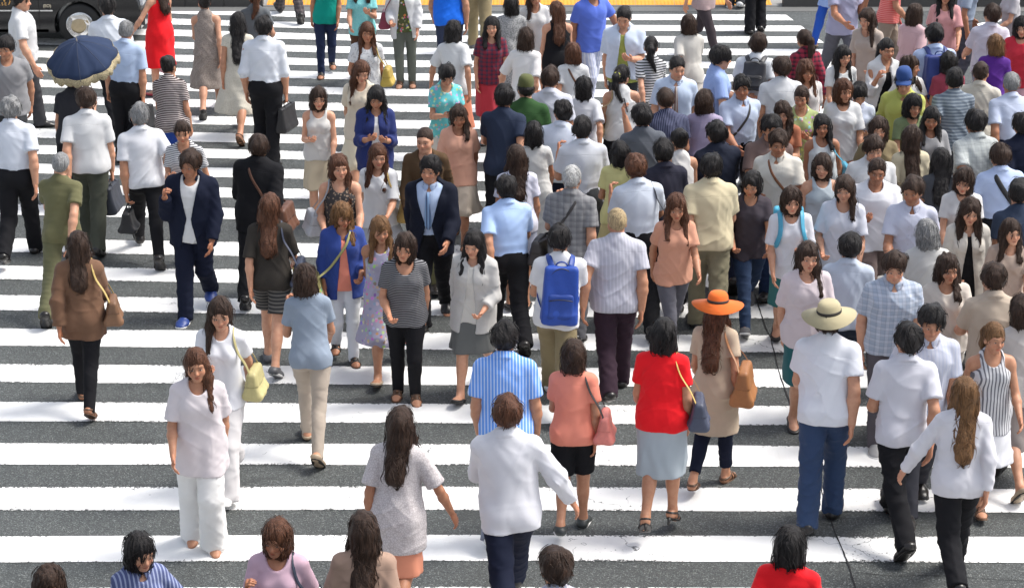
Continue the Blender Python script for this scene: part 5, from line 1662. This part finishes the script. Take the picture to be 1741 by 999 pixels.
P(575, 262, 'f', 180, ('long', 'r'), t('tank', (.05, .045, .045), 'dots', (.3, .22, .16), n=.12), b('slim', DN), SK, 'person in black dotted tank top and denim with long copper hair', arm='ss', bags=[bag('shoulder', (.4, .4, .42), 1, 'silver grey shoulder bag by the black dotted top')])
P(583, 345, 'f', 182, ('wavy', 'n'), t('cardigan', (.03, .06, .25), sl=1.6), b('slim', (.66, .68, .72)), SK, 'person in blue cardigan and white trousers with wavy light brown hair', arm='bs', under=t('tee', CO, n=.12), bags=[bag('cross', (.45, .42, .16), 1, 'yellow patterned crossbody bag over white trousers', pat=('floral', (.05, .1, .3)), y=.1)])
P(690, 396, 'f', 180, ('bob', 'b'), t('tee', (.035, .035, .04), 'hstripe', (.25, .25, .26), n=.13, sc=.5), b('slim', K), SD, 'person in black pinstriped tee and slim black trousers with strappy sandals', arm='sb')
P(646, 368, 'f', 186, ('long', 'n'), t('dress', (.36, .34, .45), 'floral', (.4, .25, .25)), None, FB, 'person in lavender floral dress behind the black pinstriped tee', arm='ds', bags=[bag('hand', (.62, .56, .36), 1, 'cream handbag hanging beside the lavender dress')])
P(803, 392, 'f', 176, ('long', 'k'), t('cardigan', (.50, .49, .47), sl=1.7), b('skirt', (.13, .135, .13), l=-.38), FL, 'person in light grey cardigan and dark grey skirt, bare legs', arm='bs', under=t('tee', OW))
P(533, 775, 'f', 6, ('bob', 'b'), t('tee', (.24, .29, .36)), b('slim', (.40, .34, .28)), FB, 'person in dusty blue tee and beige trousers alone on bare stripes', feet=True, arm='ss')
# left bottom
P(132, 392, 'f', 2, ('long', 'b'), t('cardigan', (.16, .085, .05), hem=-.16), b('slim', K), SD, 'person in brown cardigan and black trousers with long dark brown hair', arm='ss', under=t('tee', BR), bags=[bag('shoulder', (.20, .10, .05), 1, 'brown shoulder bag with gold chain on the brown cardigan', sc=(.5, .36, .12))])
P(374, 506, 'f', 178, ('long', 'b'), t('tee', (.78, .78, .81)), b('wide', (.6, .58, .58)), SN, 'person in white tee with long dark hair falling in front, lower left', arm='ss', bags=[bag('shoulder', (.50, .44, .20), -1, 'straw coloured shoulder bag beside the long dark hair')], H=1.64)
P(330, 592, 'f', 182, ('long', 'r'), t('blouse', (.72, .66, .675), hem=-.20, fl=.03), b('wide', (.74, .73, .71)), ('sandal', (.72, .71, .70)), 'person in blush pink blouse and wide white trousers with white sandals', arm='ss', H=1.64)
P(84, 962, 'f', 178, ('wavy', 'b'), t('tee', CH), b('slim', K), SG, 'person with dark brown wavy hair entering at the bottom left corner', arm='ss')
P(238, 908, 'f', -150, ('bob', 'k'), t('shirt', (.08, .10, .22), 'vstripe', (.3, .34, .5), hem=-.05), b('skirt', NV), FL, 'person in navy striped shirt cut off by the bottom edge', arm='os')
P(470, 884, 'f', 165, ('bob', 'r'), t('blouse', (.56, .38, .46)), b('skirt', (.5, .3, .36)), FB, 'person in rose pink blouse entering from below', arm='ss', bags=[bag('shoulder', (.03, .04, .07), -1, 'dark navy shoulder bag on the rose pink blouse')])
P(616, 868, 'f', 2, ('long', 'b'), t('blouse', (.36, .24, .18)), b('slim', K), FL, 'person in taupe brown blouse with long dark hair at the bottom edge', arm='ss')
P(682, 690, 'f', -18, ('long', 'b'), t('blouse', (.60, .56, .56), 'lace', (.42, .38, .38), hem=-.22, fl=.05), b('skirt', (.66, .26, .16), l=-.4), FR, 'person in grey white lace tunic and salmon skirt walking away', arm='so')
P(862, 672, 'm', -3, ('short', 'r'), t('shirt', (.74, .74, .78), hem=-.10, sl=1.9, lo=.022), b('trousers', NV), LS, 'person in long white shirt with navy trousers, brown hair, bottom centre', arm='so', w=1.06)
P(1345, 892, 'f', -20, ('bob', 'k'), t('tee', RD), b('skirt', (.6, .6, .62)), FR, 'person in bright red tee entering at the bottom right', arm='ss')
P(945, 930, 'm', 10, ('short', 'b'), t('tee', (.4, .42, .52), 'vstripe', (.55, .5, .52)), b('trousers', DN), SG, 'person in grey blue striped tee at the bottom edge, right of centre', arm='ss')
# centre right, lower
P(858, 545, 'm', 0, ('short', 'k'), t('shirt', (.12, .30, .78), 'vstripe', (.50, .62, .86), hem=-.06, sc=.8), b('trousers', (.2, .22, .28)), SN, 'person in bright blue and white striped shirt, back view', arm='ss')
P(976, 576, 'f', -2, ('bob', 'b'), t('tee', CO), b('shorts', K, l=-.85), ('sneaker', (.03, .035, .035)), 'person in coral pink tee with black shorts and black sneakers', arm='ss', bags=[bag('shoulder', (.70, .22, .18), 1, 'salmon shoulder bag with black strap beside black shorts', sc=(.02, .02, .02))])
P(1129, 540, 'f', -2, ('bob', 'k'), t('tee', RD, n=.06), b('skirt', (.38, .43, .47), l=-.46), SK, 'person in bright red tee and pale denim skirt in high heeled sandals', arm='ss', heel=.06, bags=[bag('shoulder', (.06, .07, .11), 1, 'dark shoulder bag with gold chain strap on a red tee', sc=(.6, .42, .12), sw=.008)])
P(1222, 496, 'f', -14, ('long', 'r'), t('dress', (.48, .38, .28), sl=.6, hem=-.36, sw=.2), b('slim', NV, l=.8), SD, 'person in orange wide brimmed hat and sand coloured tunic', arm='ss', hat=('brim', ((.78, .16, .03),), .23), bags=[bag('shoulder', (.36, .15, .05), 1, 'tan leather shoulder bag on the sand coloured tunic', size=(.36, .13, .30))])
P(1410, 512, 'm', -8, ('short', 'b'), t('tee', (.78, .80, .86), lo=.02), b('trousers', (.03, .055, .12)), LS, 'person in beige sun hat, white tee and dark jeans, back view', arm='ss', hat=('brim', ((.46, .40, .25),), .21), w=1.06)
P(1548, 548, 'm', -2, ('short', 'k'), t('shirt', (.64, .64, .70), hem=-.06), b('trousers', K), LS, 'person in pale lilac shirt and black trousers, lower right', arm='ss')
P(1522, 428, 'm', 182, ('short', 'b'), t('shirt', (.34, .40, .50), 'plaid', (.50, .54, .62), hem=-.05), b('trousers', (.1, .09, .1)), ('sneaker', (.3, .3, .3)), 'person in blue grey checked shirt facing the camera, right side', arm='ss')
P(1692, 548, 'f', 180, ('pony', 'n'), t('tank', (.62, .62, .64), 'vstripe', (.12, .12, .14), hem=-.14), b('skirt', (.62, .62, .65), l=-.42), SD, 'person in black and white pinstriped sleeveless top and pale skirt, right edge', arm='ss')
P(1640, 640, 'f', 3, ('long', 'n'), t('blouse', (.70, .69, .73), sl=1.9), b('trousers', K), LS, 'person in lilac white blouse with long light brown hair, bottom right', arm='os', w=1.05, H=1.66)
P(1657, 338, 'f', 176, ('wavy', 'b'), t('cardigan', (.60, .56, .50)), b('slim', K), SD, 'person in cream cardigan over black top, right side', arm='sb', under=t('tank', K))
P(1720, 366, 'f', 170, ('long', 'b'), t('dress', (.42, .32, .26), sl=.7), None, FB, 'person in mocha brown dress at the right edge', arm='sb')
# right
P(1475, 232, 'm', 178, ('short', 'b'), t('shirt', W, hem=-.05, n=.08), b('trousers', (.05, .05, .06)), LS, 'person in open necked white shirt facing the camera, right of centre', arm='ss', w=1.08)
P(1494, 268, 'm', 182, ('crew', 'b'), t('tee', (.80, .80, .84), lo=.022), b('shorts', (.16, .12, .11), l=-1.0), SG, 'person in large white tee and brown shorts facing the camera', arm='ss', w=1.16, skin='t')
P(1346, 318, 'f', 176, ('bob', 'b'), t('blouse', (.70, .71, .76)), b('skirt', (.03, .14, .14), l=-.4), FL, 'person in white blouse with sky blue bag straps and teal skirt', arm='hs', bags=[bag('back', (.08, .42, .62), 1, 'sky blue backpack on the white blouse with teal skirt')])
P(1328, 222, 'm', 178, ('short', 'b'), t('shirt', (.70, .67, .60), hem=-.05), b('trousers', (.02, .035, .08)), LS, 'person in ivory shirt and dark jeans facing the camera', arm='ss', w=1.05, bags=[bag('cross', (.26, .10, .04), -1, 'rust brown crossbody bag over the ivory shirt')])
P(1262, 128, 'm', 180, ('short', 'k'), t('shirt', (.50, .58, .74)), b('trousers', K), LS, 'person in light blue shirt and black trousers facing the camera, upper right', arm='ss', w=1.05, bags=[bag('cross', (.05, .045, .04), 1, 'dark crossbody bag on the light blue shirt, upper right')])
P(1153, 96, 'm', 184, ('crew', 'k'), t('shirt', (.58, .68, .84)), b('trousers', NV), LS, 'person in pale blue business shirt with striped tie facing the camera', arm='ss', tie=((.2, .12, .1), 'vstripe', (.5, .45, .4)), w=1.06)
P(1228, 78, 'm', -80, ('short', 'k'), t('shirt', (.28, .38, .66)), b('trousers', (.04, .04, .06)), LS, 'person in mid blue shirt walking right behind the pale business shirt', arm='so')
P(1290, 56, 'm', 6, ('short', 'b'), t('tee', (.76, .78, .80)), b('trousers', (.2, .2, .22)), SN, 'person in white tee with black backpack straps, upper right', arm='ss', bags=[bag('back', (.03, .03, .035), 1, 'small black backpack on a white tee, upper right', size=(.26, .12, .32))])
P(1132, 148, 'm', 2, ('crew', 'b'), t('tee', (.025, .03, .06), 'vstripe', (.16, .17, .26), sc=.6), b('trousers', DN), SG, 'person in navy pinstriped tee with cropped brown hair, back view', arm='eb', w=1.06, bags=[bag('phone', K, -1, 'phone held to the ear above the navy pinstriped tee')])
P(1108, 62, 'f', 2, ('pony', 'k'), t('tee', W, 'hstripe', K, sc=.9), b('slim', (.03, .10, .24)), SN, 'person in bold black and white striped tee and blue jeans', arm='ss')
P(1163, 218, 'f', 6, ('bun', 'k'), t('tank', (.74, .72, .70)), b('skirt', (.72, .16, .08), l=-.36, sw=.22), FR, 'person in white tank top and vermilion skirt with pink shoes', arm='ss', bags=[bag('tote', (.74, .26, .15), -1, 'coral tote bag over the vermilion skirt')])
P(1212, 262, 'm', -2, ('short', 'k'), t('shirt', (.62, .54, .36), hem=-.05, lo=.022), b('trousers', (.22, .20, .13)), LS, 'person in cream shirt and khaki trousers with black hair, back view', arm='ss', w=1.1, bags=[bag('case', (.05, .05, .05), 1, 'black briefcase beside khaki trousers')])
P(1398, 194, 'f', 180, ('long', 'k'), t('tank', (.62, .66, .68)), b('skirt', (.3, .34, .4), l=-.4), FL, 'person in pale grey tank top with long black hair, facing the camera', arm='ss', bags=[bag('shoulder', (.08, .36, .52), -1, 'light blue shoulder bag on the pale grey tank top')])
P(1450, 78, 'f', 180, ('long', 'k'), t('tee', (.76, .77, .76)), b('skirt', (.1, .1, .11), l=-.4), SN, 'person in white tee with long black hair, rear of the right crowd', arm='ss')
P(1500, 66, 'f', 182, ('pony', 'k'), t('cardigan', W, open=.09, sl=1.5), b('slim', K), SK, 'person in open white shirt over black camisole, upper right', arm='ss', under=t('tank', K, n=.15))
P(1562, 94, 'f', 198, ('wavy', 'b'), t('tee', (.74, .73, .71)), b('skirt', (.2, .14, .1), l=-.4), SD, 'person in white tee glancing aside, brown wavy hair, upper right', arm='ss', yaw=.7)
P(1465, 148, 'f', 176, ('short', 'k'), t('shirt', (.60, .66, .82), hem=-.03), b('slim', NV), FL, 'person in pale blue shirt studying a phone, right crowd', arm='hh', nod=.45, bags=[bag('phone', (.5, .5, .5), -1, 'phone in the hands of the pale blue shirt, right crowd')])
P(1530, 116, 'm', 180, ('short', 'k'), t('shirt', LM, hem=-.05, sl=1.4), b('trousers', (.3, .36, .5)), SN, 'person in lime yellow shirt and blue cap facing the camera', arm='hs', hat=('cap', ((.03, .07, .22),)), nod=.3)
P(1586, 182, 'f', 178, ('long', 'k'), t('blouse', (.28, .28, .29)), b('skirt', K), FL, 'person in grey blouse with very long black hair, right crowd', arm='bs')
P(1494, 198, 'f', 182, ('bob', 'b'), t('tee', (.20, .16, .09)), b('slim', (.05, .05, .05)), SD, 'person with brown bob in dark khaki tee behind the white shirts', arm='ss')
P(1408, 260, 'f', 180, ('bob', 'b'), t('dress', (.46, .52, .56)), None, FB, 'person in smoky blue pinafore dress facing the camera', arm='ss', bags=[bag('tote', (.03, .36, .6), -1, 'azure tote bag beside the smoky blue dress')])
P(1370, 102, 'f', 196, ('wavy', 'r'), t('blouse', (.70, .66, .64)), b('skirt', (.62, .22, .10), l=-.45), SD, 'person in pearl white blouse and burnt orange skirt, upper right', arm='sb')
P(1372, 150, 'f', 172, ('pony', 'b'), t('tee', (.40, .46, .20), 'floral', (.6, .6, .4)), b('slim', (.2, .16, .12)), SD, 'person in green and yellow patterned tee, right crowd', arm='hs')
P(1692, 58, 'f', 4, ('bob', 'n'), t('tee', PU), b('slim', CH), FL, 'person in purple tee with light brown bob, back view', arm='sb')
P(1594, 42, 'm', 10, ('short', 'k'), t('shirt', (.50, .60, .82), hem=-.03), b('trousers', K), SG, 'person in light blue shirt with a large navy backpack', arm='ss', w=1.08, bags=[bag('back', (.02, .04, .20), 1, 'large navy backpack on a light blue shirt', size=(.34, .20, .46))])
P(1626, 116, 'm', 2, ('short', 'k'), t('tee', (.12, .15, .19), 'hstripe', (.25, .29, .33)), b('trousers', (.05, .05, .06)), SG, 'person in slate blue striped tee, back view, right crowd', arm='ss', w=1.08)
P(1668, 104, 'm', -20, ('crew', 'b'), t('shirt', (.56, .52, .44), hem=-.03), b('trousers', KH), LS, 'person in light beige shirt between the purple tee and the striped tee', arm='ss')
P(1722, 122, 'm', 0, ('crew', 'g'), t('shirt', (.58, .64, .80)), b('trousers', NV), LS, 'person with cropped grey hair in pale blue shirt, right edge', arm='ss', w=1.08)
P(1660, 186, 'm', 4, ('short', 'k'), t('shirt', (.50, .53, .52), 'plaid', (.40, .43, .43), hem=-.05), b('trousers', CH), LS, 'person in light grey checked shirt, back view, right crowd', arm='ss', w=1.1)
P(1700, 244, 'm', -10, ('short', 'b'), t('shirt', (.50, .60, .84)), b('trousers', K), LS, 'person in light blue shirt wearing a wide black shoulder strap, right edge', arm='os', w=1.06, bags=[bag('cross', K, 1, 'black crossbody bag on a light blue shirt at the right edge', sw=.026, size=(.36, .14, .28))])
P(1552, 212, 'f', 4, ('long', 'b'), t('blouse', (.54, .48, .34), hem=-.18), b('slim', (.3, .26, .2)), FB, 'person in beige overblouse with dark brown hair, back view', arm='ss')
P(1738, 190, 'm', 0, ('short', 'k'), t('jacket', NV), b('trousers', NV), LS, 'person in navy suit half cut off by the right edge', arm='ss')
P(1575, 372, 'f', 4, ('bob', 'g'), t('blouse', (.50, .49, .47)), b('skirt', (.36, .33, .30), l=-.5), FB, 'person in silver grey blouse with grey bob, right side', arm='ss', bags=[bag('hand', (.4, .36, .3), 1, 'stone grey handbag beside the silver grey blouse')])


# the thick of the crowd on the right
P(1688, 8, 'm', 6, ('short', 'b'), t('shirt', (.62, .60, .68), hem=-.04), b('trousers', (.2, .2, .24)), LS, 'person in lilac white shirt near the top right corner, back view', arm='ss', w=1.06)
P(1738, 28, 'f', 176, ('bob', 'k'), t('tee', (.55, .03, .05)), b('skirt', (.5, .3, .34), l=-.5), FL, 'person in cherry red tee at the right edge, facing the camera', arm='ss')
P(1556, 6, 'f', -30, ('bob', 'b'), t('blouse', (.66, .44, .46)), b('skirt', (.34, .27, .22), l=-.5), FB, 'person in salmon pink blouse walking behind the navy backpack', arm='ss')
P(1474, 14, 'f', 160, ('long', 'b'), t('blouse', (.42, .35, .30)), b('skirt', (.30, .25, .22), l=-.5), SD, 'person in mushroom brown blouse and skirt beyond the stripe ends', arm='bs')
P(1330, 96, 'm', 4, ('short', 'b'), t('tee', (.62, .63, .65)), b('trousers', (.1, .1, .12)), SG, 'person in off white tee and dark trousers behind the red checked shirt', arm='ss')
P(1424, 132, 'f', 184, ('bob', 'r'), t('blouse', W), b('skirt', (.55, .24, .14), l=-.4), SD, 'person in white blouse with reddish bob, right crowd', arm='sb')
P(1338, 168, 'f', 178, ('wavy', 'b'), t('tee', (.36, .13, .07)), b('slim', (.1, .07, .06)), SD, 'person in rust brown tee, right crowd', arm='hs')
P(1296, 196, 'm', 176, ('short', 'k'), t('shirt', (.15, .10, .09), hem=-.04), b('trousers', K), LS, 'person in dark brown shirt beside the light blue shirt', arm='ss')
P(1226, 206, 'm', 4, ('short', 'k'), t('jacket', (.02, .024, .04)), b('trousers', NV), LS, 'person in midnight blue jacket, back view, centre right', arm='ss')
P(1196, 152, 'f', 2, ('bob', 'b'), t('blouse', (.35, .30, .42)), b('slim', NV), FL, 'person in dusky violet blouse, back view, centre right', arm='ss')
P(1090, 176, 'm', 0, ('short', 'k'), t('tee', (.09, .10, .12)), b('trousers', (.06, .09, .14)), SG, 'person in graphite tee and blue jeans beside the ponytail', arm='ss')
P(1008, 128, 'f', -4, ('bob', 'k'), t('blouse', (.64, .65, .68)), b('skirt', (.3, .3, .33), l=-.42), FL, 'person in silvery white blouse with black bob left of the ponytail', arm='ss')
P(928, 116, 'm', -4, ('short', 'b'), t('shirt', (.60, .62, .70), hem=-.03), b('trousers', CH), LS, 'person in chalk white shirt right of the olive cap', arm='ss')
P(1128, 236, 'm', 4, ('short', 'k'), t('shirt', (.03, .03, .045), hem=-.03), b('trousers', K), LS, 'person in black shirt left of the vermilion skirt', arm='ss')
P(1280, 292, 'f', 176, ('long', 'k'), t('tee', (.06, .05, .06)), b('slim', (.03, .05, .10)), SG, 'person in black tee with long black hair left of the ivory shirt', arm='ss')
P(1436, 298, 'f', 182, ('long', 'b'), t('blouse', (.64, .66, .74)), b('skirt', (.45, .46, .5), l=-.42), FB, 'person in icy white blouse and pale skirt, right of centre', arm='sb')
P(1552, 300, 'm', 176, ('short', 'b'), t('shirt', (.58, .60, .72), hem=-.04), b('trousers', (.1, .1, .12)), LS, 'person in periwinkle white shirt right of the large white tee', arm='ss')
P(1600, 252, 'f', 2, ('long', 'k'), t('tee', (.07, .075, .085)), b('slim', K), SG, 'person in charcoal tee, back view, beside the grey checked shirt', arm='ss')
P(1640, 286, 'f', 178, ('bob', 'b'), t('tee', (.66, .65, .64)), b('skirt', (.12, .09, .08), l=-.42), SD, 'person in plain white tee below the grey checked shirt', arm='hs')
P(1732, 308, 'm', 2, ('short', 'k'), t('tee', (.04, .055, .09)), b('trousers', K), SG, 'person in ink blue tee at the right edge, back view', arm='ss')
P(1614, 432, 'f', 178, ('wavy', 'b'), t('blouse', (.58, .52, .46)), b('wide', (.4, .36, .32)), SD, 'person in oatmeal blouse and wide stone trousers, right side', arm='sb')
P(1690, 446, 'm', 4, ('short', 'b'), t('shirt', (.46, .38, .30), hem=-.04), b('trousers', (.14, .11, .09)), LS, 'person in tan shirt and brown trousers, right side, back view', arm='ss')
P(1440, 398, 'm', 2, ('short', 'k'), t('shirt', (.52, .58, .68), hem=-.02), b('trousers', (.03, .04, .06)), LS, 'person in steel blue shirt, back view, behind the beige sun hat', arm='ss')
P(1738, 500, 'f', 2, ('bob', 'b'), t('blouse', (.52, .48, .45)), b('skirt', (.2, .17, .16), l=-.44), FB, 'person in putty grey blouse half out of frame on the right', arm='ss')
P(1384, 408, 'f', 178, ('long', 'b'), t('blouse', (.62, .54, .56)), b('skirt', (.02, .10, .11), l=-.44), FL, 'person in pale rose blouse and dark teal skirt facing the camera', arm='ss')
P(1588, 520, 'm', 180, ('short', 'k'), t('shirt', (.55, .57, .66), 'vstripe', (.44, .47, .58), hem=-.03), b('trousers', (.05, .05, .06)), LS, 'person in fine blue striped office shirt facing the camera, lower right', arm='ss')
P(1150, 330, 'f', 184, ('long', 'r'), t('tee', (.60, .30, .20)), b('slim', (.1, .1, .12)), SD, 'person in terracotta tee beside the vermilion skirt', arm='ss')
P(1000, 200, 'm', 2, ('short', 'k'), t('shirt', (.62, .64, .69), hem=.06), b('trousers', CH), LS, 'person in greyish white shirt tucked into charcoal trousers, centre', arm='ss')
P(810, 178, 'f', 176, ('wavy', 'b'), t('blouse', (.64, .34, .24)), b('skirt', (.5, .42, .34), l=-.42), SD, 'person in peach blouse between the floral tee and the navy tee', arm='sb')
P(1556, 160, 'f', 190, ('bob', 'k'), t('tee', (.16, .20, .10)), b('slim', K), FL, 'person in moss green tee behind the lime yellow shirt', arm='ss')

P(1612, -26, 'f', 172, ('long', 'k'), t('blouse', (.60, .30, .30)), b('skirt', (.25, .2, .2), l=-.5), FL, 'person in dusty red blouse by the white lane line, top right', arm='ss')
P(1652, -62, 'm', -100, ('short', 'k'), t('shirt', (.30, .36, .46)), b('trousers', (.08, .08, .1)), LS, 'person in blue grey shirt walking along the far kerb, top right', arm='os')
P(1716, -40, 'f', 100, ('bob', 'b'), t('tee', (.5, .48, .5)), b('slim', K), SG, 'person in pale mauve grey tee walking left by the far kerb', arm='so')
P(1590, 84, 'f', 4, ('bob', 'k'), t('tee', (.30, .05, .08)), b('skirt', K, l=-.42), FL, 'person in burgundy tee behind the striped slate tee', arm='ss')

# ground positions from where each head (or pair of feet) stands in the photograph
def floor_spot(sp, g):
    th = rad(sp['hd']); sc = sp['H'] / 1.70
    if sp['feet']:
        return at(sp['x'], sp['y'] - 8, 0)
    h = (g.hp(0, -.01, .222) + V(0, 0, g.z0)) * sc
    if sp.get('hat'): h = h + V(0, 0, .01)
    hw = V(h[0] * math.cos(th) - h[1] * math.sin(th), h[0] * math.sin(th) + h[1] * math.cos(th), h[2])
    p = at(sp['x'], sp['y'], float(hw[2]))
    return V(p[0] - hw[0], p[1] - hw[1], 0)
TN = 'tllmmm'
for i, sp in enumerate(PEOPLE):
    r0 = random.Random(77 + i)
    sp.setdefault('skin', r0.choice('lllmmmt'))
    sp.setdefault('w', r0.uniform(.88, 1.10)); sp['w'] *= r0.uniform(.97, 1.04)
    sp['H'] *= r0.uniform(.965, 1.04); sp['hd'] += r0.uniform(-11, 11)
    g = pose(sp, seeded(sp, i))
    sp['loc'] = floor_spot(sp, g)
# nobody walks through anybody: nudge neighbours apart on the ground
XY = np.array([sp['loc'][:2] for sp in PEOPLE], dtype=float)
home = XY.copy(); MIND = .47
for it in range(200):
    D = XY[:, None] - XY[None]; d = np.sqrt((D ** 2).sum(-1)) + np.eye(len(XY)) * 9
    pu = np.clip(MIND - d, 0, None) / np.maximum(d, .02)
    XY += .25 * (D * pu[..., None]).sum(1)
    XY += .01 * (home - XY)
d = np.sqrt(((XY[:, None] - XY[None]) ** 2).sum(-1)) + np.eye(len(XY)) * 9
print('people', len(PEOPLE), 'least gap %.2f' % d.min(), 'largest nudge %.2f' % np.sqrt(((XY - home) ** 2).sum(1)).max())
FAST = globals().get('FAST', 1.0)
for i, sp in enumerate(PEOPLE):
    loc = (float(XY[i][0]), float(XY[i][1]), 0.0)
    far = max(0, (XY[i][1] - 16) / 18)
    if sp.pop('topk', None):
        u = sp.pop('under'); top = dict(sp['top']); top['k'] = 'cardigan'; top['sl'] = .75; top['hem'] = -.03; top['col'] = 1; top['open'] = .07; top['lo'] = .024
        top['name'] = 'shirt'; sp['top'] = top; sp['under'] = u
    root, g = person(sp, loc, rad(sp['hd']), i, (1.0 + .35 * far) * FAST)
    tag(root, sp['label'], 'person', 'pedestrians on the crosswalk')
    for bsp in sp['bags']: carried(g, bsp)
    if sp.get('parasol'): parasol(g, sp['parasol'])
    if sp.get('scrunchie'):
        v, f = tube([g.hp(0, -.135, .10) + V(.032 * math.cos(a), .012 * math.sin(a), .032 * math.sin(a)) for a in np.linspace(0, 2 * math.pi, 13)], .012, 6)
        mesh_obj('hair_tie', v + g.lift, f, cloth_mat((.6, .62, .1)), root)
